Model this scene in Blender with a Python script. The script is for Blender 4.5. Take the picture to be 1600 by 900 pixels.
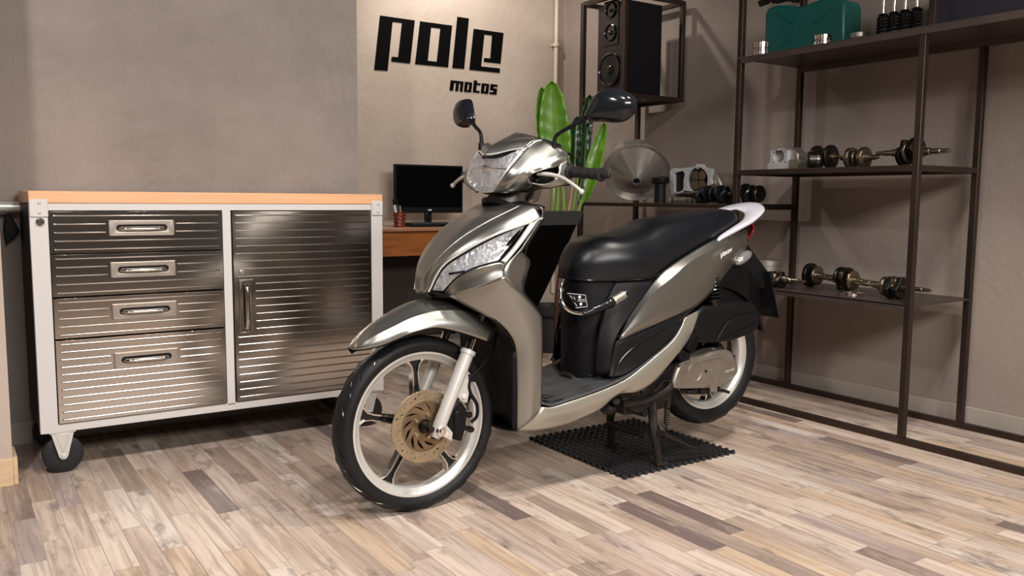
import bpy, bmesh, math, random
import numpy as np
from mathutils import Vector, Matrix
random.seed(7)
S = bpy.context.scene
for o in list(bpy.data.objects): bpy.data.objects.remove(o)
COL = S.collection
PI = math.pi

# ------------------------------------------------------------------ camera
F_PX = 1320.6; CAM_H = 0.95
AX = np.array([[0.831, 0.052, -0.554], [-0.557, 0.092, -0.826], [0.008, 0.994, 0.105]])
def _d(u, v): a = np.array([u-800., -(v-450.), -F_PX]); return a/np.linalg.norm(a)
_Y = _d(-90, 303); _X = _d(2780, 326); _X = _X-_Y*np.dot(_X, _Y); _X /= np.linalg.norm(_X); _Z = np.cross(_X, _Y)
AX = np.array([_X, _Y, _Z])
cd = bpy.data.cameras.new('camera'); cam = bpy.data.objects.new('camera', cd); COL.objects.link(cam)
cd.sensor_width = 36; cd.lens = F_PX/1600*36; cd.clip_start = 0.05
mw = Matrix([list(AX[i])+[0] for i in range(3)]+[[0, 0, 0, 1]]); mw.translation = (0, 0, CAM_H)
cam.matrix_world = mw
S.camera = cam
CP = np.array([0, 0, CAM_H])
def _ray(u, v): return AX @ np.array([u-800., -(v-450.), -F_PX])
def onX(u, v, x): r = _ray(u, v); return CP+r*(x/r[0])
def onY(u, v, y): r = _ray(u, v); return CP+r*(y/r[1])
def onZ(u, v, z): r = _ray(u, v); return CP+r*((z-CAM_H)/r[2])

# ------------------------------------------------------------------ world, lamps, exposure
S.view_settings.view_transform = 'Standard'; S.view_settings.look = 'None'
S.view_settings.gamma = 1; S.view_settings.use_curve_mapping = False
S.view_settings.exposure = 0.75
w = bpy.data.worlds.new('World'); S.world = w; w.use_nodes = True
w.node_tree.nodes['Background'].inputs[0].default_value = (0.8, 0.85, 1, 1)
w.node_tree.nodes['Background'].inputs[1].default_value = 0.03
def area(name, loc, target, sx, sy, power, col, spread=180):
    l = bpy.data.lights.new(name, 'AREA'); l.shape = 'RECTANGLE'; l.size = sx; l.size_y = sy
    l.energy = power; l.color = col; l.spread = math.radians(spread)
    o = bpy.data.objects.new(name, l); COL.objects.link(o); o.location = loc
    o.rotation_euler = (Vector(target)-Vector(loc)).to_track_quat('-Z', 'Y').to_euler(); return o
def spot(name, loc, target, power, col, size=60, blend=.5, rad=.05):
    l = bpy.data.lights.new(name, 'SPOT'); l.energy = power; l.color = col
    l.spot_size = math.radians(size); l.spot_blend = blend; l.shadow_soft_size = rad
    o = bpy.data.objects.new(name, l); COL.objects.link(o); o.location = loc
    o.rotation_euler = (Vector(target)-Vector(loc)).to_track_quat('-Z', 'Y').to_euler(); return o
area('unseen_soft_light', (1.2, -1.7, 2.45), (1.3, 2.6, 0.9), 2.6, .7, 95, (1, .955, .91))  # unseen soft light added behind the camera to brighten side faces and walls
spot('ceiling_spot_lamp', (-0.5, 1.0, 2.8), (0.4, 3.0, 0.6), 85, (1, .94, .93), 120, .8, .08)
spot('ceiling_spot_lamp', (1.1, 0.9, 2.8), (1.1, 1.6, 0), 85, (1, .93, .88), 120, .8, .08)
spot('ceiling_spot_lamp', (2.2, 1.1, 2.8), (1.9, 1.2, 0), 78, (1, .91, .84), 110, .8, .08)
spot('ceiling_spot_lamp', (2.45, 4.15, 2.75), (3.0, 4.5, 1.0), 40, (1, .92, .84), 130, .7, .05)

# ------------------------------------------------------------------ materials
def mat(name, col, rough=.5, metal=0., coat=0., bump=0., bscale=60., var=0., vscale=8., trans=0., ior=1.45, emit=None, aniso=0., spec=.5, col2=None, stretch=None, croug=.05):
    m = bpy.data.materials.new(name); m.use_nodes = True; nt = m.node_tree; b = nt.nodes['Principled BSDF']
    b.inputs['Base Color'].default_value = (*col, 1); b.inputs['Roughness'].default_value = rough
    b.inputs['Metallic'].default_value = metal; b.inputs['Coat Weight'].default_value = coat; b.inputs['Coat Roughness'].default_value = croug
    b.inputs['Transmission Weight'].default_value = trans; b.inputs['IOR'].default_value = ior
    b.inputs['Specular IOR Level'].default_value = spec
    if aniso: b.inputs['Anisotropic'].default_value = aniso
    tc = nt.nodes.new('ShaderNodeTexCoord'); mp = nt.nodes.new('ShaderNodeMapping')
    nt.links.new(tc.outputs['Object'], mp.inputs[0])
    if stretch: mp.inputs['Scale'].default_value = stretch
    if var or col2:
        n = nt.nodes.new('ShaderNodeTexNoise'); n.inputs['Scale'].default_value = vscale; n.inputs['Detail'].default_value = 6
        nt.links.new(mp.outputs[0], n.inputs[0])
        cr = nt.nodes.new('ShaderNodeValToRGB'); c2 = col2 or tuple(c*(1-var) for c in col); c1 = tuple(min(1, c*(1+var*.6)) for c in col)
        cr.color_ramp.elements[0].position = .3; cr.color_ramp.elements[1].position = .7
        cr.color_ramp.elements[0].color = (*c2, 1); cr.color_ramp.elements[1].color = (*c1, 1)
        nt.links.new(n.outputs[0], cr.inputs[0]); nt.links.new(cr.outputs[0], b.inputs['Base Color'])
    if bump:
        n = nt.nodes.new('ShaderNodeTexNoise'); n.inputs['Scale'].default_value = bscale; n.inputs['Detail'].default_value = 8
        nt.links.new(mp.outputs[0], n.inputs[0]); bp = nt.nodes.new('ShaderNodeBump'); bp.inputs['Strength'].default_value = bump; bp.inputs['Distance'].default_value = .01
        nt.links.new(n.outputs[0], bp.inputs['Height']); nt.links.new(bp.outputs[0], b.inputs['Normal'])
    if emit: b.inputs['Emission Color'].default_value = (*emit[:3], 1); b.inputs['Emission Strength'].default_value = emit[3]
    return m
def sr(r, g, b):  # sRGB 0-255 to linear
    f = lambda c: (c/255/12.92 if c/255 <= .04045 else ((c/255+.055)/1.055)**2.4)
    return (f(r), f(g), f(b))
M = {}
def plaster(name, c1, c2, bump):
    m = mat(name, c1, .8); nt = m.node_tree; b = nt.nodes['Principled BSDF']; tc = nt.nodes.new('ShaderNodeTexCoord')
    n1 = nt.nodes.new('ShaderNodeTexNoise'); n1.inputs['Scale'].default_value = 1.6; n1.inputs['Detail'].default_value = 9; n1.inputs['Roughness'].default_value = .62
    n2 = nt.nodes.new('ShaderNodeTexNoise'); n2.inputs['Scale'].default_value = 26; n2.inputs['Detail'].default_value = 8; n2.inputs['Roughness'].default_value = .6
    n3 = nt.nodes.new('ShaderNodeTexNoise'); n3.inputs['Scale'].default_value = 2.3; n3.inputs['Detail'].default_value = 3
    for n in (n1, n2, n3): nt.links.new(tc.outputs['Object'], n.inputs[0])
    cr = nt.nodes.new('ShaderNodeValToRGB'); cr.color_ramp.elements[0].position = .35; cr.color_ramp.elements[1].position = .68
    cr.color_ramp.elements[0].color = (*c2, 1); cr.color_ramp.elements[1].color = (*c1, 1); nt.links.new(n1.outputs[0], cr.inputs[0])
    nt.links.new(cr.outputs[0], b.inputs['Base Color'])
    mr = nt.nodes.new('ShaderNodeMapRange'); mr.inputs[1].default_value = .4; mr.inputs[2].default_value = .65; mr.inputs[3].default_value = .15; mr.inputs[4].default_value = 1
    nt.links.new(n3.outputs[0], mr.inputs[0])
    mu = nt.nodes.new('ShaderNodeMath'); mu.operation = 'MULTIPLY'; nt.links.new(n2.outputs[0], mu.inputs[0]); nt.links.new(mr.outputs[0], mu.inputs[1])
    ad = nt.nodes.new('ShaderNodeMath'); ad.operation = 'MULTIPLY_ADD'; ad.inputs[1].default_value = 1.5
    nt.links.new(n1.outputs[0], ad.inputs[0]); nt.links.new(mu.outputs[0], ad.inputs[2])
    bp = nt.nodes.new('ShaderNodeBump'); bp.inputs['Strength'].default_value = bump; bp.inputs['Distance'].default_value = .012
    nt.links.new(ad.outputs[0], bp.inputs['Height']); nt.links.new(bp.outputs[0], b.inputs['Normal'])
    return m
M['wall_grey'] = plaster('grey_plaster', sr(160, 149, 141), sr(141, 131, 124), 1.)
M['wall_beige'] = plaster('beige_plaster', sr(192, 178, 164), sr(178, 163, 149), .45)
M['wall_right'] = plaster('taupe_plaster', sr(156, 143, 134), sr(143, 131, 123), .35)
M['wall_dark'] = plaster('dark_plaster', sr(95, 88, 82), sr(80, 74, 70), .2)
M['ceiling'] = plaster('ceiling_paint', sr(44, 50, 62), sr(40, 45, 56), .1)
def floor_mat():
    m = mat('worn_plank_floor', (.4, .35, .3), .42); nt = m.node_tree; b = nt.nodes['Principled BSDF']; N = nt.nodes.new; L = nt.links.new
    def mth(op, a, c=None, d=None):
        n = N('ShaderNodeMath'); n.operation = op
        for i, v in enumerate((a, c, d)):
            if v is None: continue
            if isinstance(v, (int, float)): n.inputs[i].default_value = v
            else: L(v, n.inputs[i])
        return n.outputs[0]
    tc = N('ShaderNodeTexCoord'); sp = N('ShaderNodeSeparateXYZ'); L(tc.outputs['Object'], sp.inputs[0])
    x, y = sp.outputs[0], sp.outputs[1]
    u = mth('DIVIDE', x, .0655); row = mth('FLOOR', u); fu = mth('FRACT', u)
    wn = N('ShaderNodeTexWhiteNoise'); wn.noise_dimensions = '1D'; L(row, wn.inputs['W'])
    ln = mth('MULTIPLY_ADD', wn.outputs[0], .22, .34)
    v = mth('ADD', mth('DIVIDE', y, ln), mth('MULTIPLY', wn.outputs[0], 17.3)); pid = mth('FLOOR', v); fv = mth('FRACT', v)
    cb = N('ShaderNodeCombineXYZ'); L(row, cb.inputs[0]); L(pid, cb.inputs[1])
    w2 = N('ShaderNodeTexWhiteNoise'); w2.noise_dimensions = '3D'; L(cb.outputs[0], w2.inputs[0])
    cr = N('ShaderNodeValToRGB'); e = cr.color_ramp; e.interpolation = 'CONSTANT'
    cols = [(0, (116, 102, 98)), (.04, (158, 140, 128)), (.15, (182, 162, 146)), (.32, (200, 181, 164)), (.47, (190, 173, 160)), (.6, (206, 188, 172)), (.76, (194, 170, 146)), (.84, (172, 157, 149)), (.92, (212, 198, 185))]
    e.elements[0].position = 0; e.elements[0].color = (*sr(*cols[0][1]), 1); e.elements[1].position = cols[1][0]; e.elements[1].color = (*sr(*cols[1][1]), 1)
    for p, c in cols[2:]: k = e.elements.new(p); k.color = (*sr(*c), 1)
    L(w2.outputs[0], cr.inputs[0])
    cg = N('ShaderNodeCombineXYZ'); L(mth('MULTIPLY', x, 55), cg.inputs[0]); L(mth('MULTIPLY_ADD', y, 3.2, mth('MULTIPLY', w2.outputs[0], 31)), cg.inputs[1]); L(mth('MULTIPLY', w2.outputs[0], 9), cg.inputs[2])
    ng = N('ShaderNodeTexNoise'); ng.inputs['Scale'].default_value = 1; ng.inputs['Detail'].default_value = 6; ng.inputs['Distortion'].default_value = .6; L(cg.outputs[0], ng.inputs[0])
    cm = N('ShaderNodeCombineXYZ'); L(mth('MULTIPLY', x, 11), cm.inputs[0]); L(mth('MULTIPLY_ADD', y, 4, mth('MULTIPLY', w2.outputs[0], 77)), cm.inputs[1]); L(mth('MULTIPLY', w2.outputs[0], 5), cm.inputs[2])
    nm = N('ShaderNodeTexNoise'); nm.inputs['Scale'].default_value = 1; nm.inputs['Detail'].default_value = 8; nm.inputs['Roughness'].default_value = .72; L(cm.outputs[0], nm.inputs[0])
    def mix(fac, a, c, mode='MIX'):
        n = N('ShaderNodeMix'); n.data_type = 'RGBA'; n.blend_type = mode
        if isinstance(fac, float): n.inputs[0].default_value = fac
        else: L(fac, n.inputs[0])
        for s, vv in ((6, a), (7, c)):
            if isinstance(vv, tuple): n.inputs[s].default_value = (*vv, 1)
            else: L(vv, n.inputs[s])
        return n.outputs[2]
    def mr(v_, a, c, lo, hi):
        n = N('ShaderNodeMapRange'); L(v_, n.inputs[0]); n.inputs[1].default_value = a; n.inputs[2].default_value = c; n.inputs[3].default_value = lo; n.inputs[4].default_value = hi; return n.outputs[0]
    c = mix(mr(ng.outputs[0], .36, .56, .42, 0.), cr.outputs[0], sr(122, 102, 88))
    c = mix(mr(ng.outputs[0], .55, .75, 0., .35), c, sr(222, 208, 192))
    c = mix(mr(nm.outputs[0], .54, .66, 0., .78), c, sr(104, 92, 88))
    c = mix(mr(nm.outputs[0], .30, .42, .35, 0.), c, sr(226, 212, 196))
    # seams
    eu = mth('MINIMUM', fu, mth('SUBTRACT', 1., fu)); ev = mth('MINIMUM', fv, mth('SUBTRACT', 1., fv))
    seam = mth('MAXIMUM', mr(eu, 0., .022, 1., 0.), mr(ev, 0., .004, 1., 0.))
    c = mix(mth('MULTIPLY', seam, .5), c, sr(84, 70, 62))
    L(c, b.inputs['Base Color'])
    L(mr(ng.outputs[0], .3, .7, .5, .36), b.inputs['Roughness'])
    bp = N('ShaderNodeBump'); bp.inputs['Strength'].default_value = .25; bp.inputs['Distance'].default_value = .003
    L(mth('SUBTRACT', ng.outputs[0], seam), bp.inputs['Height']); L(bp.outputs[0], b.inputs['Normal'])
    return m
M['floor'] = floor_mat()
M['base_grey'] = mat('painted_baseboard', sr(168, 158, 148), .5, var=.12, vscale=5, bump=.1)
M['base_wood'] = mat('pale_wood_baseboard', sr(214, 186, 150), .5, var=.12, vscale=6, stretch=(1, 1, 8))
M['white_frame'] = mat('light_grey_powder_coat', sr(206, 202, 198), .42, bump=.03, bscale=300)
M['steel'] = mat('ribbed_stainless', sr(186, 178, 170), .17, 1., aniso=.3, var=.1, vscale=3, stretch=(.4, 1, 3))
M['steel_hi'] = mat('polished_stainless', sr(215, 208, 200), .16, 1.)
M['bench_wood'] = mat('beech_worktop', sr(228, 174, 130), .38, var=.14, vscale=5, stretch=(.5, 6, 9), coat=.2)
M['rubber'] = mat('black_rubber', (.012, .012, .013), .55, bump=.15, bscale=120)
M['tyre'] = mat('tyre_rubber', (.010, .010, .011), .5, spec=.3, bump=.1, bscale=90, var=.3, vscale=12)
M['silver'] = mat('silver_metallic_paint', sr(156, 155, 149), .33, .95, coat=.1, bump=.012, bscale=900)
M['silver_flat'] = mat('aluminium_silver_paint', sr(214, 212, 206), .34, .45, coat=.2)
M['warm_silver'] = mat('satin_champagne_silver', sr(176, 172, 160), .36, .7, coat=.2)
M['white_plastic'] = mat('pearl_white_resin', sr(205, 205, 214), .28, .15, coat=.5)
M['black_pl'] = mat('black_textured_plastic', (.005, .005, .006), .5, bump=.06, bscale=400, spec=.25)
M['black_gl'] = mat('gloss_black_plastic', (.008, .009, .011), .14)
M['vinyl'] = mat('black_seat_vinyl', (.005, .006, .008), .33, bump=.06, bscale=500)
M['mat_rubber'] = mat('floor_mat_rubber', (.018, .018, .020), .45, spec=.45, bump=.2, bscale=90)
M['foot_rubber'] = mat('grey_black_floorboard', (.045, .045, .047), .55, bump=.08, bscale=200, var=.2, vscale=10)
M['alu'] = mat('cast_aluminium', sr(165, 158, 148), .42, .85, bump=.06, bscale=200, var=.12, vscale=12)
M['engine'] = mat('grimy_dark_metal', sr(46, 42, 40), .5, .5, bump=.3, bscale=120, var=.4, vscale=20)
M['chrome'] = mat('chrome', sr(225, 222, 216), .1, 1.)
M['disc_inner'] = mat('dull_bronze_carrier', sr(140, 118, 92), .42, .85, var=.3, vscale=30)
M['disc'] = mat('bronzed_brake_disc', sr(184, 168, 142), .34, .9, var=.2, vscale=20)
M['red_lens'] = mat('red_lens', (.25, .005, .008), .15, coat=.6)
M['lens'] = mat('clear_lens', (1, 1, 1), .02, trans=1., ior=1.42)
M['reflector'] = mat('chromed_reflector', sr(238, 241, 246), .2, .6, bump=1., bscale=42, stretch=(1, 1, 2.2))
def facet(m, scale, stren):
    nt = m.node_tree; b = nt.nodes['Principled BSDF']; tc = nt.nodes.new('ShaderNodeTexCoord'); v = nt.nodes.new('ShaderNodeTexVoronoi'); v.inputs['Scale'].default_value = scale
    mp = nt.nodes.new('ShaderNodeMapping'); mp.inputs['Scale'].default_value = (1, 1, .55); nt.links.new(tc.outputs['Object'], mp.inputs[0]); nt.links.new(mp.outputs[0], v.inputs[0])
    bp = nt.nodes.new('ShaderNodeBump'); bp.inputs['Strength'].default_value = stren; bp.inputs['Distance'].default_value = .012
    nt.links.new(v.outputs['Distance'], bp.inputs['Height']); nt.links.new(bp.outputs[0], b.inputs['Normal'])
M['reflector'] = mat('chromed_reflector', sr(244, 246, 250), .12, .4); facet(M['reflector'], 70, .8)
M['smoke'] = mat('milky_indicator_lens', sr(150, 148, 146), .16, .5, coat=.5)
M['plate_steel'] = mat('satin_handle_plate', sr(178, 168, 158), .34, .85)
M['orange'] = mat('amber_bulb', sr(190, 110, 70), .2, coat=.5)
M['iron'] = mat('raw_brown_steel_tube', sr(72, 60, 54), .38, .75, var=.25, vscale=6, bump=.05, bscale=150)
M['iron_shelf'] = mat('dark_steel_sheet', sr(92, 80, 76), .4, .6, var=.2, vscale=4)
M['black_ink'] = mat('matt_black_vinyl', (.003, .003, .003), .7, spec=.05)
M['screen'] = mat('black_screen', (.001, .001, .0015), .35, spec=.1)
M['desk'] = mat('brown_desk_wood', sr(150, 88, 42), .35, coat=.3, var=.3, vscale=5, stretch=(1.2, 6, 9))
M['desk_top'] = mat('reddish_desk_top', sr(158, 112, 84), .35, coat=.3, var=.12, vscale=5, stretch=(1, 6, 6))
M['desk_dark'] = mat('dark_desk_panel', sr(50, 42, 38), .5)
M['terracotta'] = mat('glazed_terracotta', sr(112, 42, 32), .3, coat=.4, bump=.1)
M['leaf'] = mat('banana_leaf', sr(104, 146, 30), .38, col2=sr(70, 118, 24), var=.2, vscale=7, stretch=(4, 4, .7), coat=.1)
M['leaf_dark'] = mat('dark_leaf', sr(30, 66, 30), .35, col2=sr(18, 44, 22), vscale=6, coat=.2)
M['stem'] = mat('green_stem', sr(120, 140, 60), .5, col2=sr(84, 104, 44), vscale=5, stretch=(3, 3, .5))
M['dry'] = mat('dry_brown_stem', sr(166, 130, 96), .6)
M['planter'] = mat('black_planter', (.002, .002, .002), .55, spec=.04)
M['planter_rim'] = mat('dark_grey_rim', (.035, .035, .033), .5)
M['redwood'] = mat('reddish_brown_wood', sr(84, 46, 34), .4, var=.3, vscale=8)
M['bin'] = mat('charcoal_bin', sr(52, 54, 54), .5)
M['green'] = mat('green_plastic', sr(14, 88, 82), .34, coat=.1)
M['blueblack'] = mat('blue_black_cabinet', sr(38, 36, 46), .45)
M['oily'] = mat('oily_machined_steel', sr(150, 138, 120), .26, .95, var=.25, vscale=18)
M['darksteel'] = mat('dark_oily_steel', sr(60, 56, 52), .32, .9, var=.3, vscale=18)
M['castwhite'] = mat('bare_cast_alloy', sr(205, 208, 210), .42, .55, bump=.12, bscale=120)
M['wood_speaker'] = mat('dark_walnut_veneer', sr(38, 27, 28), .4)
M['cone'] = mat('speaker_cone', (.006, .006, .007), .2, coat=.3)
M['funnel'] = mat('brushed_funnel_steel', sr(205, 198, 188), .2, .8)
M['white'] = mat('white_print', (.75, .75, .75), .4)
M['paint_white'] = mat('beige_pipe_paint', sr(206, 192, 174), .45)
M['key_grey'] = mat('keyboard_keys', sr(60, 60, 60), .5)

# ------------------------------------------------------------------ mesh helpers (world metres)
ORG = {}
class G:
    """collects faces in world space"""
    def __init__(s): s.v = []; s.f = []
    def add(s, vs, fs):
        b = len(s.v); s.v += [tuple(map(float, p)) for p in vs]; s.f += [tuple(b+i for i in f) for f in fs]; return s
    def box(s, x0, x1, y0, y1, z0, z1):
        return s.add([(x, y, z) for x in (x0, x1) for y in (y0, y1) for z in (z0, z1)],
                     [(0, 1, 3, 2), (4, 6, 7, 5), (0, 4, 5, 1), (2, 3, 7, 6), (0, 2, 6, 4), (1, 5, 7, 3)])
    def hull8(s, a, b):  # two quads
        return s.add(list(a)+list(b), [(3, 2, 1, 0), (4, 5, 6, 7), (0, 1, 5, 4), (1, 2, 6, 5), (2, 3, 7, 6), (3, 0, 4, 7)])
    def bar(s, p, q, w, h, up=(0, 0, 1)):
        p = np.array(p, float); q = np.array(q, float); d = q-p; d /= np.linalg.norm(d)
        sd = np.cross(d, up)
        if np.linalg.norm(sd) < 1e-3: sd = np.cross(d, (1, 0, 0))
        sd /= np.linalg.norm(sd); u = np.cross(sd, d)
        c = [(-1, -1), (1, -1), (1, 1), (-1, 1)]
        return s.hull8([p+sd*a*w/2+u*b*h/2 for a, b in c], [q+sd*a*w/2+u*b*h/2 for a, b in c])
    def lathe(s, prof, o, ax, n=32, cap=True, closed=False):
        o = np.array(o, float); ax = np.array(ax, float); ax /= np.linalg.norm(ax)
        t = np.array((0, 0, 1.)) if abs(ax[2]) < .9 else np.array((1., 0, 0)); a = np.cross(ax, t); a /= np.linalg.norm(a); b = np.cross(ax, a)
        vs = []
        for h, r in prof:
            for i in range(n):
                k = 2*PI*i/n; vs.append(o+ax*h+(a*math.cos(k)+b*math.sin(k))*r)
        m = len(prof); fs = []
        for j in range(m if closed else m-1):
            j2 = (j+1) % m
            for i in range(n):
                i2 = (i+1) % n; fs.append((j*n+i, j*n+i2, j2*n+i2, j2*n+i))
        if cap and not closed: fs.append(tuple(reversed(range(n)))); fs.append(tuple((m-1)*n+i for i in range(n)))
        return s.add(vs, fs)
    def cyl(s, p, q, r, r2=None, n=20):
        p = np.array(p, float); q = np.array(q, float); L = np.linalg.norm(q-p)
        return s.lathe([(0, r), (L, r if r2 is None else r2)], p, q-p, n)
    def tube(s, pts, r, n=10, smooth=6, rb=None, flat=1.):
        P = catmull(np.array(pts, float), smooth) if smooth > 1 else np.array(pts, float)
        m = len(P); rr = np.linspace(r, r if rb is None else rb, m) if not hasattr(r, '__len__') else np.interp(np.linspace(0, 1, m), np.linspace(0, 1, len(r)), r)
        T = np.gradient(P, axis=0); T /= np.linalg.norm(T, axis=1)[:, None]+1e-12
        a = np.cross(T[0], (0, 0, 1.)); a = a if np.linalg.norm(a) > .05 else np.cross(T[0], (1., 0, 0)); a /= np.linalg.norm(a)
        vs = []
        for i in range(m):
            a = a-T[i]*np.dot(a, T[i]); a /= np.linalg.norm(a); b = np.cross(T[i], a)
            for k in range(n): c = 2*PI*k/n; vs.append(P[i]+(a*math.cos(c)+b*math.sin(c)*flat)*rr[i])
        fs = [(i*n+k, i*n+(k+1) % n, (i+1)*n+(k+1) % n, (i+1)*n+k) for i in range(m-1) for k in range(n)]
        fs.append(tuple(reversed(range(n)))); fs.append(tuple((m-1)*n+k for k in range(n)))
        return s.add(vs, fs)
    def ell(s, c, r, n=16, R=None):
        c = np.array(c, float); vs = []; fs = []; m = n//2
        for j in range(m+1):
            t = PI*j/m
            for i in range(n):
                k = 2*PI*i/n; p = np.array((r[0]*math.sin(t)*math.cos(k), r[1]*math.sin(t)*math.sin(k), r[2]*math.cos(t)))
                vs.append(c+(p if R is None else R @ p))
        for j in range(m):
            for i in range(n): fs.append((j*n+i, (j+1)*n+i, (j+1)*n+(i+1) % n, j*n+(i+1) % n))
        return s.add(vs, fs)
    def grid(s, A, flip=False):
        nu, nv = A.shape[:2]; fs = [(i*nv+j, i*nv+j+1, (i+1)*nv+j+1, (i+1)*nv+j) for i in range(nu-1) for j in range(nv-1)]
        if flip: fs = [tuple(reversed(f)) for f in fs]
        return s.add(A.reshape(-1, 3), fs)
    def prism(s, pts, off):  # polygon of 3d points pushed by vector
        n = len(pts); off = np.array(off, float); a = [np.array(p, float) for p in pts]
        return s.add(a+[p+off for p in a], [tuple(reversed(range(n))), tuple(range(n, 2*n))]+[(i, (i+1) % n, n+(i+1) % n, n+i) for i in range(n)])
def catmull(P, k=6, closed=False):
    P = np.array(P, float); n = len(P)
    if n < 3: return np.array([P[0]+(P[-1]-P[0])*t for t in np.linspace(0, 1, k+1)])
    out = []
    for i in range(n if closed else n-1):
        if closed: a, b, c, d = P[(i-1) % n], P[i], P[(i+1) % n], P[(i+2) % n]
        else: b, c = P[i], P[i+1]; a = P[i-1] if i > 0 else 2*b-c; d = P[i+2] if i+2 < n else 2*c-b
        for t in np.linspace(0, 1, k, endpoint=False):
            out.append(.5*((2*b)+(c-a)*t+(2*a-5*b+4*c-d)*t*t+(3*b-a-3*c+d)*t**3))
    if not closed: out.append(P[-1])
    return np.array(out)
def rs(P, n, smooth=True):
    P = np.array(P, float); Q = catmull(P, 12) if smooth and len(P) > 2 else P
    d = np.r_[0, np.cumsum(np.linalg.norm(np.diff(Q, axis=0), axis=1))]; t = np.linspace(0, d[-1], n)
    return np.array([np.interp(t, d, Q[:, i]) for i in range(3)]).T
def loft(rails, nu=24, k=6, smooth_across=True, lin=False):
    """rails resampled to nu points and interpolated across"""
    Rr = np.array([rs(r, nu, not lin) for r in rails])
    if smooth_across and len(rails) > 2:
        A = np.stack([catmull(Rr[:, i], k) for i in range(nu)], 1)
    else:
        A = np.concatenate([np.array([Rr[i]*(1-t)+Rr[i+1]*t for t in np.linspace(0, 1, k, endpoint=False)]) for i in range(len(Rr)-1)]+[Rr[-1:]])
    return A
def root(name, loc, label, cat, group=None):
    o = bpy.data.objects.new(name, None); COL.objects.link(o); o.location = loc; o.empty_display_size = .1
    o['label'] = label; o['category'] = cat
    if group: o['group'] = group
    ORG[o.name] = np.array(loc, float); return o
def obj(name, g, m, parent=None, sharp=35, bevel=0, solid=0, sub=0, weld=True):
    me = bpy.data.meshes.new(name); mats = m if isinstance(m, (list, tuple)) else [m]
    V = np.array(g.v, float)
    if parent is not None: org = ORG[parent.name]
    else: org = np.array([(V[:, 0].min()+V[:, 0].max())/2, (V[:, 1].min()+V[:, 1].max())/2, V[:, 2].min()])
    me.from_pydata([tuple(p) for p in V-org], [], g.f)
    bm = bmesh.new(); bm.from_mesh(me)
    if weld: bmesh.ops.remove_doubles(bm, verts=bm.verts, dist=1e-5)
    bmesh.ops.recalc_face_normals(bm, faces=bm.faces); bm.to_mesh(me); bm.free()
    for mm in mats: me.materials.append(mm)
    me.polygons.foreach_set('use_smooth', [True]*len(me.polygons)); me.set_sharp_from_angle(angle=math.radians(sharp))
    o = bpy.data.objects.new(name, me); COL.objects.link(o); ORG[o.name] = org
    if parent is None: o.location = org
    else: o.parent = parent
    if solid: d = o.modifiers.new('Solidify', 'SOLIDIFY'); d.thickness = solid; d.offset = 0
    if bevel: d = o.modifiers.new('Bevel', 'BEVEL'); d.width = bevel; d.segments = 2; d.limit_method = 'ANGLE'; d.angle_limit = math.radians(40); d.harden_normals = False
    if sub: d = o.modifiers.new('Subsurf', 'SUBSURF'); d.levels = sub; d.render_levels = sub
    return o
def thing(name, g, m, label, cat, group=None, **k):
    o = obj(name, g, m, None, **k); o['label'] = label; o['category'] = cat
    if group: o['group'] = group
    return o
def struct(name, g, m, **k):
    o = obj(name, g, m, None, **k); o['kind'] = 'structure'; return o
def flat_geo(outlines, o, ex, ey, depth, bev=0.):
    """filled 2D outlines (first outer, others holes) -> solid plate in plane o + x*ex + y*ey, thickness along ex x ey"""
    c = bpy.data.curves.new('t', 'CURVE'); c.dimensions = '2D'; c.fill_mode = 'BOTH'; c.extrude = depth/2; c.bevel_depth = bev
    for ol in outlines:
        s = c.splines.new('POLY'); s.points.add(len(ol)-1); s.use_cyclic_u = True
        for i, p in enumerate(ol): s.points[i].co = (p[0], p[1], 0, 1)
    t = bpy.data.objects.new('t', c); me = bpy.data.meshes.new_from_object(t)
    ex = np.array(ex, float); ey = np.array(ey, float); ez = np.cross(ex, ey); o = np.array(o, float)
    vs = [o+ex*v.co.x+ey*v.co.y+ez*v.co.z for v in me.vertices]; fs = [tuple(p.vertices) for p in me.polygons]
    bpy.data.objects.remove(t); bpy.data.curves.remove(c); bpy.data.meshes.remove(me)
    return vs, fs
def text_geo(txt, size, o, ex, ey, depth=.001, shear=0.):
    c = bpy.data.curves.new('t', 'FONT'); c.body = txt; c.size = size; c.extrude = depth/2; c.shear = shear; c.align_x = 'LEFT'
    t = bpy.data.objects.new('t', c); me = bpy.data.meshes.new_from_object(t)
    ex = np.array(ex, float); ey = np.array(ey, float); ez = np.cross(ex, ey); o = np.array(o, float)
    vs = [o+ex*v.co.x+ey*v.co.y+ez*v.co.z for v in me.vertices]; fs = [tuple(p.vertices) for p in me.polygons]
    bpy.data.objects.remove(t); bpy.data.curves.remove(c); bpy.data.meshes.remove(me)
    return vs, fs
def circ(cx, cy, r, n=24, a0=0, ry=None): return [(cx+r*math.cos(a0+2*PI*i/n), cy+(ry or r)*math.sin(a0+2*PI*i/n)) for i in range(n)]

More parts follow.
